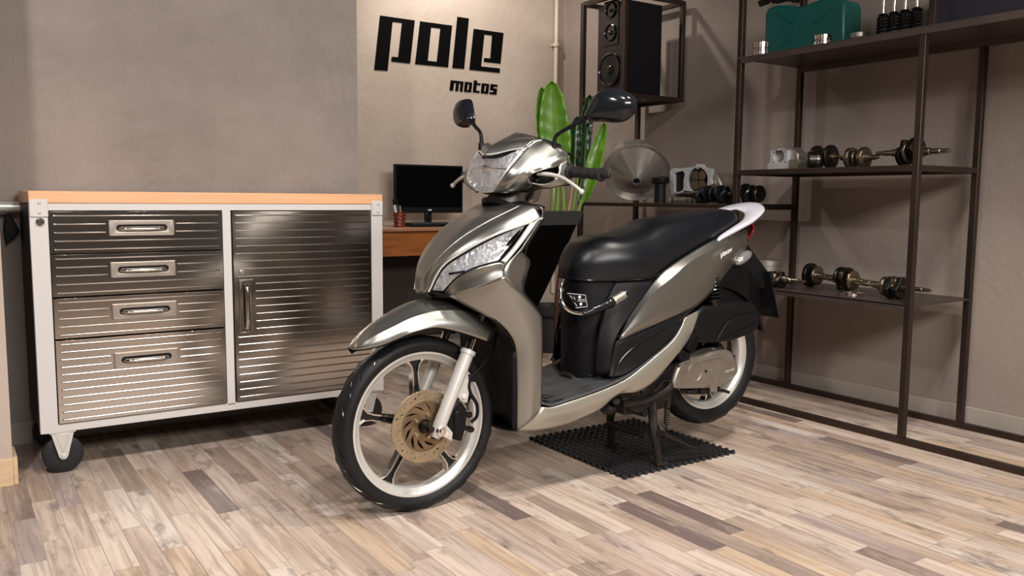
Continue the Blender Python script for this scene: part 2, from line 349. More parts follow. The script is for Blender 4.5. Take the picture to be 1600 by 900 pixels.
# ------------------------------------------------------------------ room
struct('floor', G().box(-3, 3.62, -3, 4.8, -.05, 0), M['floor'])
struct('wall_back', G().box(-3, 1.598, 3.66, 4.85, 0, 2.9), M['wall_grey'])
struct('wall_far', G().box(1.598, 3.7, 4.72, 4.85, 0, 2.9), M['wall_beige'])
struct('wall_right', G().box(3.585, 3.7, -3, 4.72, 0, 2.9), M['wall_right'])
struct('wall_left', G().box(-3, .146, 3.15, 3.66, 0, 2.9), M['wall_beige'])
struct('wall_rear', G().box(-3.1, 3.7, -3.1, -3, 0, 2.9), M['wall_dark'])
struct('wall_side', G().box(-3.1, -3, -3, 3.66, 0, 2.9), M['wall_dark'])
struct('ceiling', G().box(-3.1, 3.7, -3.1, 4.85, 2.9, 3.0), M['ceiling'])
struct('baseboard_right', G().box(3.572, 3.585, -3, 4.72, 0, .085), M['base_grey'], bevel=.003)
struct('baseboard_back', G().box(.146, 1.598, 3.648, 3.66, 0, .09), M['base_grey'], bevel=.003)
struct('baseboard_far', G().box(1.598, 3.572, 4.708, 4.72, 0, .085), M['base_grey'], bevel=.003)
struct('baseboard_left', G().box(-3, .146, 3.138, 3.15, 0, .092), M['base_wood'], bevel=.002)
struct('trim_1', G().box(.146, .16, 3.15, 3.30, 0, .092), M['base_wood'], bevel=.002)
g = G(); g.cyl((3.49, 4.69, 0.3), (3.49, 4.69, 2.9), .014)
pipe = thing('wall_pipe', g, M['paint_white'], 'thin beige pipe running up the wall in the corner behind the plant', 'pipe')
for z in (1.98, 2.6): obj('pipe_clip', G().lathe([(-.012, .021), (.012, .021)], (3.49, 4.69, z), (0, 0, 1)).box(3.465, 3.515, 4.69, 4.72, z-.006, z+.006), M['paint_white'], pipe, bevel=.002)
# small dark bracket on the back wall left of the workbench
thing('wall_socket_plug', G().prism([onY(8, 334, 3.6), onY(20, 340, 3.6), onY(26, 352, 3.6), onY(32, 362, 3.6), onY(10, 381, 3.6), onY(6, 360, 3.6)], (0, .06, 0)), M['black_pl'],
      'black angular plug fitting on the dark wall left of the workbench', 'plug', bevel=.004)

# ------------------------------------------------------------------ wall lettering
def wp(x, y): p = onY(560+x/4, y/4, 4.7185); return (p[0], p[2])
LET = [
 ('p', [[(135,97),(352,128),(323,397),(205,384),(208,355),(248,358),(272,143),(213,136),(182,443),(98,437)]]),
 ('o', [[(385,133),(585,160),(560,421),(354,401)], [(454,171),(512,178),(489,386),(433,380)]]),
 ('l', [[(618,105),(690,115),(660,431),(586,425)]]),
 ('e', [[(720,180),(906,206),(887,398),(783,386),(786,362),(824,365),(835,222),(786,215),(766,415),(884,428),(882,456),(693,436)]]),
 ('m', [[(576,501),(657,510),(650,573),(632,571),(637,522),(628,521),(623,570),(604,569),(610,520),(598,518),(591,567),(569,565)]]),
 ('o', [[(665,511),(711,516),(704,577),(659,573)], [(683,525),(693,526),(687,564),(678,563)]]),
 ('t', [[(722,502),(742,504),(741,519),(763,521),(762,533),(739,531),(735,567),(757,569),(756,581),(714,577)]]),
 ('o', [[(771,520),(817,525),(810,587),(764,582)], [(789,535),(799,536),(793,573),(784,572)]]),
 ('s', [[(826,525),(869,530),(867,544),(845,541),(843,552),(866,555),(862,592),(818,588),(819,575),(843,577),(844,566),(821,563)]])]
sign = root('wall_lettering', (2.65, 4.72, 1.62), 'matt black square lettering reading pole motos on the beige wall', 'sign')
for ch, ols in LET:
    vs, fs = flat_geo([[wp(*p) for p in ol] for ol in ols], (0, 4.7175, 0), (1, 0, 0), (0, 0, 1), .003)
    g = G().add(vs, fs)
    obj('letter', g, M['black_ink'], sign, sharp=20)

# ------------------------------------------------------------------ rolling workbench
CX0, CX1, CY0, CY1 = .232, 1.492, 3.18, 3.62
wb = root('rolling_workbench', (.86, 3.4, 0), 'stainless steel rolling workbench with four drawers, a door and a wooden worktop', 'workbench')
fz0, fz1 = .148, .921
g = G()
g.box(CX0, .284, CY0, CY0+.03, fz0, fz1).box(1.442, CX1, CY0, CY0+.03, fz0, fz1).box(.850, .880, CY0, CY0+.03, fz0+.02, fz1-.02)
g.box(.284, 1.442, CY0, CY0+.03, .898, fz1).box(.284, 1.442, CY0, CY0+.03, fz0, .174)
obj('frame', g, M['white_frame'], wb, bevel=.0015)
g = G().box(CX0+.002, 1.49, CY0+.03, CY1, fz0+.004, fz1-.001)
obj('body', g, M['black_pl'], wb)
g = G().box(CX0-.001, CX1+.001, CY0-.003, CY1+.01, .9215, .963)
obj('worktop', g, M['bench_wood'], wb, bevel=.004)
def rod(g, x0, x1, y, z, r=.003):
    g.lathe([(0, .0005), (r*.6, r*.8), (r*1.5, r), (x1-x0-r*1.5, r), (x1-x0-r*.6, r*.8), (x1-x0, .0005)], (x0, y, z), (1, 0, 0), 10)
def handle_plate(parent, cx, cz, hw, hh, vert=False):
    ol = [(-hw, -hh), (hw, -hh), (hw, hh), (-hw, hh)]
    sw, sh = (hw*.80, hh*.5) if not vert else (hw*.46, hh*.86)
    r = min(sw, sh); hole = []
    for i in range(24):
        a = 2*PI*i/24; hole.append((math.cos(a)*r+(sw-r)*(1 if math.cos(a) > 0 else -1), math.sin(a)*r+(sh-r)*(1 if math.sin(a) > 0 else -1)))
    vs, fs = flat_geo([ol, hole], (cx, CY0-.010, cz), (1, 0, 0), (0, 0, 1), .004, .001)
    g = G().add(vs, fs)
    for a, b, c, d in ((-hw, -hw+.004, -hh, hh), (hw-.004, hw, -hh, hh), (-hw, hw, -hh, -hh+.004), (-hw, hw, hh-.004, hh)):
        g.box(cx+a, cx+b, CY0-.0135, CY0-.006, cz+c, cz+d)
    h = obj('handle', g, M['plate_steel'] if not vert else M['steel'], parent, bevel=.0008)
    obj('recess_shade', G().box(cx-sw-.002, cx+sw+.002, CY0-.0075, CY0-.0068, cz-sh-.002, cz+sh+.002), M['black_pl'], h)  # thin black sheet standing in for the shade inside the slot
    g = G()
    if not vert: g.tube([(cx-sw*.84, CY0-.008, cz-.003), (cx-sw*.74, CY0-.018, cz-.002), (cx-sw*.5, CY0-.024, cz-.002), (cx+sw*.5, CY0-.024, cz-.002), (cx+sw*.74, CY0-.018, cz-.002), (cx+sw*.84, CY0-.008, cz-.003)], .0088, 12, 5, flat=.8)
    else: g.tube([(cx+.001, CY0-.008, cz-sh*.95), (cx+.001, CY0-.020, cz-sh*.8), (cx+.001, CY0-.024, cz-sh*.5), (cx+.001, CY0-.024, cz+sh*.5), (cx+.001, CY0-.020, cz+sh*.8), (cx+.001, CY0-.008, cz+sh*.95)], .0085, 12, 5)
    obj('grip_bar', g, M['steel_hi'], h)
x0, x1 = .289, .846
for z0, z1, nr, hz, ww in ((.756, .895, 5, .838, (1, 2)), (.610, .751, 5, .694, (1, 2)), (.468, .604, 5, .549, (1, 2)), (.178, .462, 11, .378, (2, 3))):
    g = G().box(x0, x1, CY0-.006, CY0+.02, z0, z1)
    top = z1-.014; pit = (top-(z0+.012))/(nr-1)
    for k in range(nr):
        z = top-k*pit
        if abs(z-hz) < .033: rod(g, x0+.01, .467-.006, CY0-.0055, z); rod(g, .677+.006, x1-.01, CY0-.0055, z)
        else: rod(g, x0+.01, x1-.01, CY0-.0055, z)
    d = obj('drawer', g, M['steel'], wb, bevel=.0012)
    handle_plate(d, .572, hz, .105, .0255)
g = G().box(.885, 1.437, CY0-.006, CY0+.02, .179, .895)
n = 25; top = .880; pit = (top-.195)/(n-1)
for k in range(n):
    z = top-k*pit
    rod(g, .962 if .435 < z < .645 else .893, 1.430, CY0-.0055, z)
d = obj('door', g, M['steel'], wb, bevel=.0012)
handle_plate(d, .927, .539, .025, .1, True)
obj('lock', G().cyl((.914, CY0-.012, .668), (.914, CY0, .668), .008), M['steel_hi'], d, bevel=.001)
obj('lock', G().cyl((.262, CY0-.009, .862), (.262, CY0, .862), .0125, n=24).cyl((.262, CY0-.012, .862), (.262, CY0-.008, .862), .008), M['steel_hi'], wb, bevel=.001)
for bx0, bx1 in ((.2325, .287), (1.444, 1.4915)):
    g = G().box(bx0, bx1, CY0-.006, CY0-.0005, .877, .936)
    for z in (.924, .892): g.ell(((bx0+bx1)/2+.002, CY0-.007, z), (.0055, .004, .0055), 12)
    obj('corner_bracket', g, M['white_frame'], wb, bevel=.003)
for cx in (.298, 1.43):
    for cy in (3.215, 3.57):
        g = G().lathe([(-.016, .03), (-.017, .055), (-.012, .064), (.012, .064), (.017, .055), (.016, .03)], (cx, cy, .0645), (0, 1, 0), 36)
        cw = obj('caster_wheel', g, M['rubber'], wb)
        g = G().box(cx-.04, cx+.04, cy-.032, cy+.032, .142, .148)
        for s_ in (-1, 1):
            yy = cy+s_*.026
            g.prism([(cx-.036, yy, .147), (cx+.036, yy, .147), (cx+.014, yy, .06), (cx+.006, yy, .05), (cx-.006, yy, .05), (cx-.014, yy, .06)], (0, .004*s_, 0))
            g.bar((cx-.02, yy+.003*s_, .138), (cx, yy+.003*s_, .076), .005, .005, (0, 1, 0)); g.bar((cx+.02, yy+.003*s_, .138), (cx, yy+.003*s_, .076), .005, .005, (0, 1, 0)); g.bar((cx-.02, yy+.003*s_, .138), (cx+.02, yy+.003*s_, .138), .005, .005)
        g.cyl((cx, cy-.036, .062), (cx, cy+.036, .062), .007)
        obj('bracket', g, M['silver_flat'], cw, bevel=.0012)
g = G().tube([(.10, 3.585, .905), (.3, 3.585, .905), (1.4, 3.585, .905), (1.61, 3.585, .905)], .020, 14, 2)
g.ell((1.61, 3.585, .905), (.014, .020, .020))
obj('rear_rail', g, M['silver_flat'], wb)

# ------------------------------------------------------------------ desk with monitor
DZ = .785
dk = root('office_desk', (2.35, 4.45, 0), 'brown wooden desk with reddish top between the workbench and the scooter', 'desk')
obj('desktop', G().box(1.9, 2.95, 4.22, 4.70, DZ-.022, DZ), M['desk_top'], dk, bevel=.005)
obj('apron', G().box(1.95, 2.9, 4.25, 4.27, DZ-.16, DZ-.022), M['desk'], dk, bevel=.002)
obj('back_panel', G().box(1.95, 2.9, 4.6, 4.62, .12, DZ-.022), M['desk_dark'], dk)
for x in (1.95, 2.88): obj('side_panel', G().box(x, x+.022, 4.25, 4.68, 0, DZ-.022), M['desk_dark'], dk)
p0 = onY(617, 256, 4.5); p1 = onY(722, 334, 4.5)
mo = root('computer_monitor', (p0[0]+.2, 4.52, DZ), 'black flat computer monitor standing on the brown desk', 'monitor')
mx0, mx1, mz0, mz1 = p0[0], p1[0]+.005, DZ+.075, onY(617, 256, 4.5)[2]
obj('housing', G().box(mx0, mx1, 4.50, 4.525, mz0, mz1), M['black_pl'], mo, bevel=.003)
obj('screen', G().box(mx0+.009, mx1-.009, 4.498, 4.501, mz0+.035, mz1-.01), M['screen'], mo)
obj('neck', G().box((mx0+mx1)/2-.02, (mx0+mx1)/2+.02, 4.51, 4.54, DZ+.008, mz0+.02), M['black_gl'], mo, bevel=.004)
obj('base', G().box((mx0+mx1)/2-.11, (mx0+mx1)/2+.11, 4.44, 4.6, DZ, DZ+.01), M['black_gl'], mo, bevel=.003)
obj('badge', G().box((mx0+mx1)/2-.012, (mx0+mx1)/2+.012, 4.4985, 4.4999, mz0+.014, mz0+.021), M['white'], mo)
kb = root('keyboard', (2.36, 4.33, DZ), 'dark keyboard lying in front of the monitor', 'keyboard')
kx0 = onY(638, 345, 4.33)[0]; obj('case', G().box(kx0, kx0+.40, 4.27, 4.39, DZ, DZ+.018), M['black_pl'], kb, bevel=.003)
g = G()
for r_ in range(5):
    for c_ in range(20): g.box(kx0+.008+c_*.0193, kx0+.024+c_*.0193, 4.278+r_*.022, 4.296+r_*.022, DZ+.018, DZ+.024)
obj('keys', g, M['key_grey'], kb)
pc = onY(624, 345, 4.32)[0]
mg = root('pen_pot', (pc, 4.32, DZ), 'dark red ribbed clay pen pot at the left of the desk', 'pot')
pr = [(0, .030)]+[(.004+i*.004, .031+.0025*math.sin(i*1.25)+i*.0003) for i in range(19)]+[(.082, .038), (.08, .033), (.01, .028)]
obj('cup', G().lathe(pr, (pc, 4.32, DZ), (0, 0, 1), 28), M['terracotta'], mg)
for i, (dx, dy, tx, ty, c, lb) in enumerate(((-.012, 0, -.035, 0, 'white', 'white marker with black cap leaning left in the red pen pot'), (.0, .004, -.016, .004, 'key_grey', 'dark marker with black cap standing in the middle of the red pen pot'), (.014, 0, .004, 0, 'dry', 'brown pencil at the right in the red pen pot'))):
    b = np.array((pc+dx, 4.32+dy, DZ+.012)); t_ = np.array((pc+tx, 4.32+ty, DZ+(.155 if i < 2 else .12)))
    r_ = root('marker_pen' if i < 2 else 'pencil', tuple(b), lb, 'pen')
    obj('barrel', G().cyl(b, b+(t_-b)*.78, .0075 if i < 2 else .005, n=12), M[c], r_); obj('cap', G().cyl(b+(t_-b)*.78, t_, .008 if i < 2 else .0045, n=12), M['black_gl' if i < 2 else 'dry'], r_)

# ------------------------------------------------------------------ rack along the right wall
RX0, RX1, TW = 3.095, 3.525, .026
rk = root('steel_tube_rack', (3.3, 2.3, 0), 'brown raw steel tube rack with sheet shelves along the right wall', 'shelving rack')
YL, YR = 2.73, 1.845; YE = -1.0
def post(x, y, z0, z1, name='post'): obj(name, G().box(x-TW/2, x+TW/2, y-TW/2, y+TW/2, z0, z1), M['iron'], rk, bevel=.002)
for x in (RX0, RX1): post(x, YL, TW, 2.85); 
for x in (RX0, RX1): post(x, YR, TW, 1.575)
post(RX0, YR-.03, 1.60, 2.85); post(RX1, YR-.03, 1.60, 2.85)
for x in (RX0, RX1): post(x, .3, TW, 2.85)
for x in (RX0, RX1): obj('floor_bar', G().box(x-TW/2, x+TW/2, YE, 3.91, 0, TW), M['iron'], rk, bevel=.002)
# top shelf (lipped sheet)
obj('shelf', G().box(RX0-.013, RX1+.013, YE, YL+.013, 1.597, 1.603).box(RX0-.013, RX0-.009, YE, YL+.013, 1.575, 1.603).box(RX1-.012, RX1+.013, YE, YL+.013, 1.575, 1.603), M['iron_shelf'], rk, bevel=.001)
# middle shelf
g = G()
for x in (RX0, RX1): g.box(x-.012, x+.012, YR, YL, 1.066, 1.090)
for y in (YR, YL): g.box(RX0, RX1, y-.012, y+.012, 1.0661, 1.0899)
obj('shelf_frame', g, M['iron'], rk, bevel=.002)
obj('shelf', G().box(RX0+.012, RX1-.012, YR+.012, YL-.012, 1.083, 1.0885), M['iron_shelf'], rk)
# low shelf
obj('shelf', G().box(RX0-.012, RX1+.012, YR-.012, YL+.012, .545, .552).box(RX0-.012, RX0-.008, YR-.012, YL+.012, .530, .5515), M['iron_shelf'], rk, bevel=.001)
# work-height shelf between the rack and the corner frame
g = G()
for x in (RX0, RX1): g.box(x-.011, x+.011, YL, 3.91, .912, .932)
g.box(RX0, RX1, YL-.018, YL+.018, .905, .933)
obj('shelf_frame', g, M['iron'], rk, bevel=.002)
obj('shelf', G().box(RX0+.011, RX1-.011, YL+.013, 3.90, .924, .930), M['iron_shelf'], rk)
# corner frame with speaker cage
YA, YD = 3.90, 3.545; CZ0, CZ1 = 1.515, 2.04
for x in (RX0, RX1): post(x, YA, TW, 2.06)
for x in (RX0, RX1): post(x, YD, CZ0-.012, 2.06, 'cage_post')
for z in (CZ0, CZ1+.012):
    g = G()
    for x in (RX0, RX1): g.box(x-.012, x+.012, YD, YA, z-.012, z+.012)
    for y in (YA, YD): g.box(RX0, RX1, y-.0121, y+.0121, z-.0119, z+.0119)
    obj('cage_bar', g, M['iron'], rk, bevel=.002)
obj('cage_shelf', G().box(RX0+.012, RX1-.012, YD+.012, YA-.012, CZ0+.006, CZ0+.012), M['iron_shelf'], rk)

# speaker
sx0, sx1 = 3.125, onY(1034, 60, 3.57)[0]
spz0 = CZ0+.0125
sp = root('loudspeaker', (3.3, 3.7, spz0), 'tall black three-driver loudspeaker inside the steel cage', 'speaker')
sy0, sy1 = 3.572, 3.805; SH = .50
obj('cabinet', G().box(sx0, sx1, sy0, sy1, spz0, spz0+SH), M['wood_speaker'], sp, bevel=.002)
obj('side_panel', G().box(sx0+.004, sx1-.002, sy0-.002, sy0, spz0+.004, spz0+SH-.004), M['black_pl'], sp)
yc = (sy0+sy1)/2
def zc(v): return onX(949, v, sx0)[2]
obj('baffle', G().box(sx0-.005, sx0, yc-.062, yc+.062, zc(72), zc(3)), M['black_gl'], sp, bevel=.001)
for v, r_ in ((18, .040), (53, .044), (110, .086)):
    c = (sx0-.006, yc, zc(v))
    dr = obj('driver', G().lathe([(0, r_*1.08), (.008, r_*1.06), (.010, r_*.98), (.006, r_*.93), (.0, r_*.88), (-.004, r_*.84), (-.003, r_*.6), (-.002, r_*.3), (-.001, .004)], c, (-1, 0, 0), 36), M['cone'], sp)
    obj('dust_cap', G().ell((c[0]-.002, c[1], c[2]), (.012, r_*.3, r_*.3), 18), M['cone'], dr)

# ------------------------------------------------------------------ engine parts
def crankshaft(y0, y1, x, z, webs, rweb, label, group, rsh=.010, rod_=None, mats=('oily', 'darksteel')):
    """shaft along Y; webs = list of (y, thickness, kind)"""
    r0 = root('crankshaft', (x, (y0+y1)/2, z-rweb), label, 'engine part', group)
    L = abs(y1-y0); a, b = min(y0, y1), max(y0, y1)
    wl = min(w_[0]-w_[1]/2 for w_ in webs); wh = max(w_[0]+w_[1]/2 for w_ in webs)
    for s_, e_, sg in ((a, wl, 1), (b, wh, -1)):
        Ls = abs(e_-s_)
        pr = [(0, rsh*.55), (Ls*.05, rsh*.75), (Ls*.3, rsh*.8), (Ls*.32, rsh), (Ls*.62, rsh), (Ls*.64, rsh*1.35), (Ls*.8, rsh*1.35), (Ls*.82, rsh*1.9), (Ls, rsh*1.9)]
        obj('shaft', G().lathe(pr, (x, s_, z), (0, sg, 0), 20), M[mats[0]], r0)
    for (yy, th, kd) in webs:
        if kd == 'r': g = G().lathe([(-th/2, rweb*.9), (-th/2*.8, rweb), (th/2*.8, rweb), (th/2, rweb*.9)], (x, yy, z), (0, 1, 0), 32)
        elif kd == 'b': g = G().lathe([(-th/2, rweb*.72), (-th/2*.7, rweb*.8), (th/2*.7, rweb*.8), (th/2, rweb*.72)], (x, yy, z), (0, 1, 0), 32)
        else:
            pts = [(math.cos(t)*rweb, math.sin(t)*rweb) for t in np.linspace(-PI*.95, -PI*.05, 14)]+[(rweb*.45, rweb*.35), (rweb*.3, rweb*.85), (-rweb*.3, rweb*.85), (-rweb*.45, rweb*.35)]
            if kd == 'u': pts = [(p, -q) for p, q in pts][::-1]
            g = G().prism([(x+p, yy-th/2, z+q) for p, q in pts], (0, th, 0))
        obj('web' if kd != 'b' else 'bearing', g, M[mats[1] if kd != 'b' else mats[0]], r0, bevel=.0015)
    if rod_:
        yy, dx, dz, ln, br = rod_
        d_ = np.array((dx, 0, dz), float); d_ /= np.linalg.norm(d_); c0 = np.array((x, yy, z+rweb*.4)); c1 = c0+d_*ln
        g = G().lathe([(-.008, br), (.008, br)], c0, (0, 1, 0), 24).lathe([(-.008, br*.65), (.008, br*.65)], c1, (0, 1, 0), 20).bar(c0, c1, .009, br*.9, (0, 1, 0)) 
        obj('connecting_rod', g, M[mats[0]], r0, bevel=.001)
    return r0
XS = 3.22
def yx(u, x=XS): return onX(u, 262, x)[1]
def zx(v, x=XS, u=1300): return onX(u, v, x)[2]
SZ2 = 1.0889
# middle shelf: cylinder head, piston crank, double crank, long crank
def cyl_head(y0, y1, x, z0, h, label):
    r0 = root('cylinder_head', (x+.04, (y0+y1)/2, z0), label, 'engine part')
    w_ = abs(y1-y0); a = min(y0, y1); H_ = h
    g = G().prism([(x+.015, a, z0), (x+.015, a+w_, z0), (x+.015, a+w_, z0+H_*.7), (x+.015, a+w_*.8, z0+H_), (x+.015, a+w_*.25, z0+H_), (x+.015, a, z0+H_*.7)], (.07, 0, 0))
    obj('casting', g, M['alu'], r0, bevel=.006)
    ol = [(0, 0), (w_*.8, 0), (w_*.85, H_*.25), (w_*.72, H_*.4), (w_*.72, H_*.86), (w_*.1, H_*.86), (w_*.1, H_*.4), (0, H_*.25)]
    holes = [circ(w_*.4, H_*.62, w_*.2), circ(w_*.18, H_*.78, w_*.035, 12), circ(w_*.62, H_*.78, w_*.035, 12), circ(w_*.62, H_*.34, w_*.035, 12), circ(w_*.18, H_*.34, w_*.035, 12)]
    vs, fs = flat_geo([ol]+holes, (x+.006, a+w_, z0), (0, -1, 0), (0, 0, 1), .018, .001)
    obj('gasket_face', G().add(vs, fs), M['castwhite'], r0)
    g = G()
    for k in range(5): g.box(x-.01+.012*k, x-.004+.012*k, a+.0-.02, a+.03, z0+.004, z0+H_*.45)
    obj('cooling_fin', g, M['alu'], r0, bevel=.001); return r0
cyl_head(yx(1200), yx(1243), XS, SZ2, .105, 'small pale alloy cylinder head at the left end of the middle rack shelf')
mk = 'crankshafts on the rack'
zc2 = lambda r_: SZ2+r_
crankshaft(yx(1258), yx(1315), XS, zc2(.052), [(yx(1276), .018, 'r'), (yx(1297), .018, 'r')], .052, 'dark crankshaft with a piston lying beside the pale cylinder head, middle rack shelf', mk, .009, mats=('oily', 'darksteel'))
pst = root('piston', (XS-.07, yx(1292), SZ2), 'dark round piston lying just right of the pale alloy cylinder head, middle shelf', 'engine part')
obj('piston_body', G().lathe([(0, .030), (.004, .036), (.05, .036), (.052, .034)], (XS-.10, yx(1283), SZ2+.0365), (.75, -.66, 0), 32), M['darksteel'], pst, bevel=.001)
obj('piston_ring', G().lathe([(.038, .0364), (.038, .0368), (.041, .0368), (.041, .0364)], (XS-.10, yx(1283), SZ2+.0365), (.75, -.66, 0), 32), M['oily'], pst)
crankshaft(yx(1313, XS+.03), yx(1372, XS+.03), XS+.03, zc2(.045), [(yx(1329, XS+.03), .022, 'r'), (yx(1338, XS+.03), .008, 'b'), (yx(1350, XS+.03), .022, 'r')], .045, 'bronze-toned crankshaft with two polished round webs in the middle of the middle rack shelf', mk, .011, mats=('oily', 'oily'))
crankshaft(yx(1368), yx(1484), XS, zc2(.058), [(yx(1412), .016, 'd'), (yx(1419), .014, 'b'), (yx(1430), .02, 'u')], .058, 'long crankshaft at the right end of the middle rack shelf, behind the rack post', mk, .011)
thing('flat_gasket', G().lathe([(0, .05), (.004, .05), (.004, .04), (0, .04)], (XS+.05, yx(1358), SZ2), (0, 0, 1), 28, cap=False, closed=True), M['darksteel'], 'thin dark ring lying flat beside the bronze-toned crankshaft', 'gasket')
# low shelf
SZ3 = .5522
XL = 3.22
def yl(u): return onX(u, 440, XL)[1]
pst = root('piston', (XL+.05, yl(1200), SZ3), 'large silver piston standing upright at the left of the low rack shelf', 'engine part')
c = (3.25, onX(1197, 440, 3.25)[1], SZ3)
obj('piston_body', G().lathe([(0, .068), (.004, .072), (.06, .072), (.062, .070), (.066, .070), (.068, .072), (.084, .072), (.086, .070), (.090, .070), (.092, .072), (.114, .072), (.118, .069)], c, (0, 0, 1), 40), M['alu'], pst)
obj('wrist_pin', G().cyl((c[0]-.07, c[1], c[2]+.03), (c[0]+.07, c[1], c[2]+.03), .015), M['oily'], pst)
crankshaft(yl(1188), yl(1270), XL-.05, SZ3+.040, [(yl(1219), .02, 'd'), (yl(1226), .012, 'b'), (yl(1232), .014, 'd')], .040, 'small crankshaft lying in front at the left of the low rack shelf', mk, .009)
crankshaft(yl(1228), yl(1282), XL+.12, SZ3+.055, [(yl(1240), .022, 'r'), (yl(1251), .014, 'b')], .055, 'dark crankshaft lying behind beside the large silver piston, low rack shelf', mk, .009)
crankshaft(yl(1256), yl(1360), XL+.05, SZ3+.055, [(yl(1303), .016, 'u'), (yl(1312), .02, 'u'), (yl(1322), .014, 'b')], .055, 'polished crankshaft in the middle of the low rack shelf, above a flat ring', mk, .009, rod_=(yl(1306), -.05, -1, .055, .018))
crankshaft(yl(1336), yl(1456), XL, SZ3+.050, [(yl(1384), .018, 'b'), (yl(1394), .018, 'd'), (yl(1408), .018, 'd')], .050, 'crankshaft with pointed end at the right of the low rack shelf', mk, .009, rod_=(yl(1401), -.3, -.2, .03, .022))
y_ = onZ(1330, 461, SZ3); thing('bearing_ring', G().lathe([(0, .05), (.011, .05), (.011, .040), (0, .040)], (y_[0], y_[1], SZ3), (0, 0, 1), 36, cap=False, closed=True), M['steel_hi'], 'shiny steel ring lying flat on the low rack shelf', 'bearing', bevel=.001)
# top shelf
SZT = 1.6032
def top_ring(u, x, r_, h, label, m='steel_hi'):
    y = onX(u, 60, x)[1]
    t = root('bearing', (x, y, SZT), label, 'bearing')
    obj('outer_ring', G().lathe([(0, r_), (h*.4, r_), (h*.45, r_*.93), (h*.55, r_*.93), (h*.6, r_), (h, r_), (h, r_*.82), (0, r_*.82)], (x, y, SZT), (0, 0, 1), 36, cap=False, closed=True), M[m], t, bevel=.0008)
    obj('inner_ring', G().lathe([(0, r_*.6), (h, r_*.6), (h, r_*.45), (0, r_*.45)], (x, y, SZT), (0, 0, 1), 30, cap=False, closed=True), M[m], t)
top_ring(1190, 3.14, .038, .062, 'small steel bearing at the left end of the top rack shelf')
top_ring(1286, 3.14, .036, .045, 'steel bearing standing in front of the green fuel can')
top_ring(1342, 3.22, .036, .045, 'dull bearing right of the green fuel can', 'alu')
jc = root('fuel_can', (3.38, 2.45, SZT), 'flat green plastic fuel can standing on the top rack shelf', 'fuel can')
def jp(u, v): return onX(u, v, 3.30)
pts = [(1195, 78), (1195, 20), (1200, 13), (1212, 8), (1235, 8), (1242, 12), (1258, 8), (1272, 2), (1286, -3), (1300, -5), (1316, -1), (1319, 8), (1318, 70)]
P3 = [jp(u, v) for u, v in pts]; P3[0][2] = SZT; P3[-1][2] = SZT
obj('can_body', G().prism(P3, (.13, 0, 0)), M['green'], jc, bevel=.010)
g = G()
for a, b in (((1213, 20), (1240, 38)), ((1271, 37), (1306, 12)), ((1214, 76), (1240, 58)), ((1272, 60), (1300, 72))):
    A, B_ = jp(*a), jp(*b); A[0] -= .001; B_[0] -= .001; g.bar(A, B_, .006, .006)
obj('raised_rib', g, M['green'], jc, bevel=.002)
# oily part lying on the can
A = jp(1183, 6); 
thing('carburettor_linkage', G().tube([jp(1186, 4), jp(1200, 0), jp(1215, 3), jp(1232, -1), jp(1248, 2)], .009, 8, 4).cyl(jp(1188, 6), jp(1200, 2), .014).cyl(jp(1208, 4)+np.array((0, 0, .008)), jp(1222, 2)+np.array((0, 0, .008)), .013).ell(jp(1240, 0), (.014, .014, .012)), M['darksteel'], 'dark oily engine part lying on top of the green fuel can', 'engine part')
for i, u in enumerate((1379, 1396, 1413, 1431)):
    x = 3.15; y = onX(u, 40, x)[1]
    t = root('engine_valve', (x, y, SZT), ['leftmost of the four upright valves with black springs, top rack shelf', 'second from left of the four upright valves with black springs, top rack shelf', 'third from left of the four upright valves with black springs, top rack shelf', 'rightmost of the four upright valves with black springs, beside the dark box'][i], 'valve', 'valves with springs on the top shelf')
    g = G(); hp = []
    for k in range(73): a = 2*PI*k/12; hp.append((x+.019*math.cos(a), y+.019*math.sin(a), SZT+.004+k*.075/72))
    g.tube(hp, .0048, 6, 1); obj('spring', g, M['black_pl'], t)
    obj('retainer', G().lathe([(.078, .014), (.084, .02), (.09, .012)], (x, y, SZT), (0, 0, 1), 20), M['darksteel'], t)
    obj('stem', G().cyl((x, y, SZT), (x, y, SZT+.30), .0055, n=12), M['steel_hi'], t)
dbx = thing('dark_storage_box', G().box(3.16, 3.48, 1.10, onX(1450, 20, 3.16)[1], SZT, SZT+.24), M['blueblack'], 'dark blue-black box at the right end of the top rack shelf', 'box', bevel=.004)

# work-height shelf things (z top .930)
SM = .9302
# funnel
fc = np.array(onX(995, 262, 3.2)); ax = np.array([0, 0, CAM_H+.0])-fc; ax[2] = 0; ax /= np.linalg.norm(ax); 
rf = .185; Rm = ax*math.cos(math.radians(36))+np.array((0, 0, -1))*math.sin(math.radians(36))
fn = root('steel_funnel', (fc[0], fc[1], SM), 'large polished steel funnel lying on its side on the work-height shelf', 'funnel')
fcen = np.array((fc[0], fc[1], SM+rf*.90))
fn_prof = [(.012, .023), (.0, .024), (-.085, rf*.80), (-.088, rf*.83), (-.070, rf*.97), (-.066, rf), (-.070, rf*1.015), (-.078, rf), (-.14, rf*.93), (-.143, rf*.90), (-.092, rf*.80), (-.004, .018), (.012, .019)]
fo = fcen+Rm*.07
obj('spout_shade_disc', G().lathe([(.004, .0001), (.004, .019), (.006, .019), (.006, .0001)], fo, Rm, 24, cap=False), M['black_pl'], fn)  # black disc painted in as the darkness inside the spout
obj('bowl', G().lathe(fn_prof, fo, Rm, 64, cap=False, closed=True), M['funnel'], fn, sharp=30)
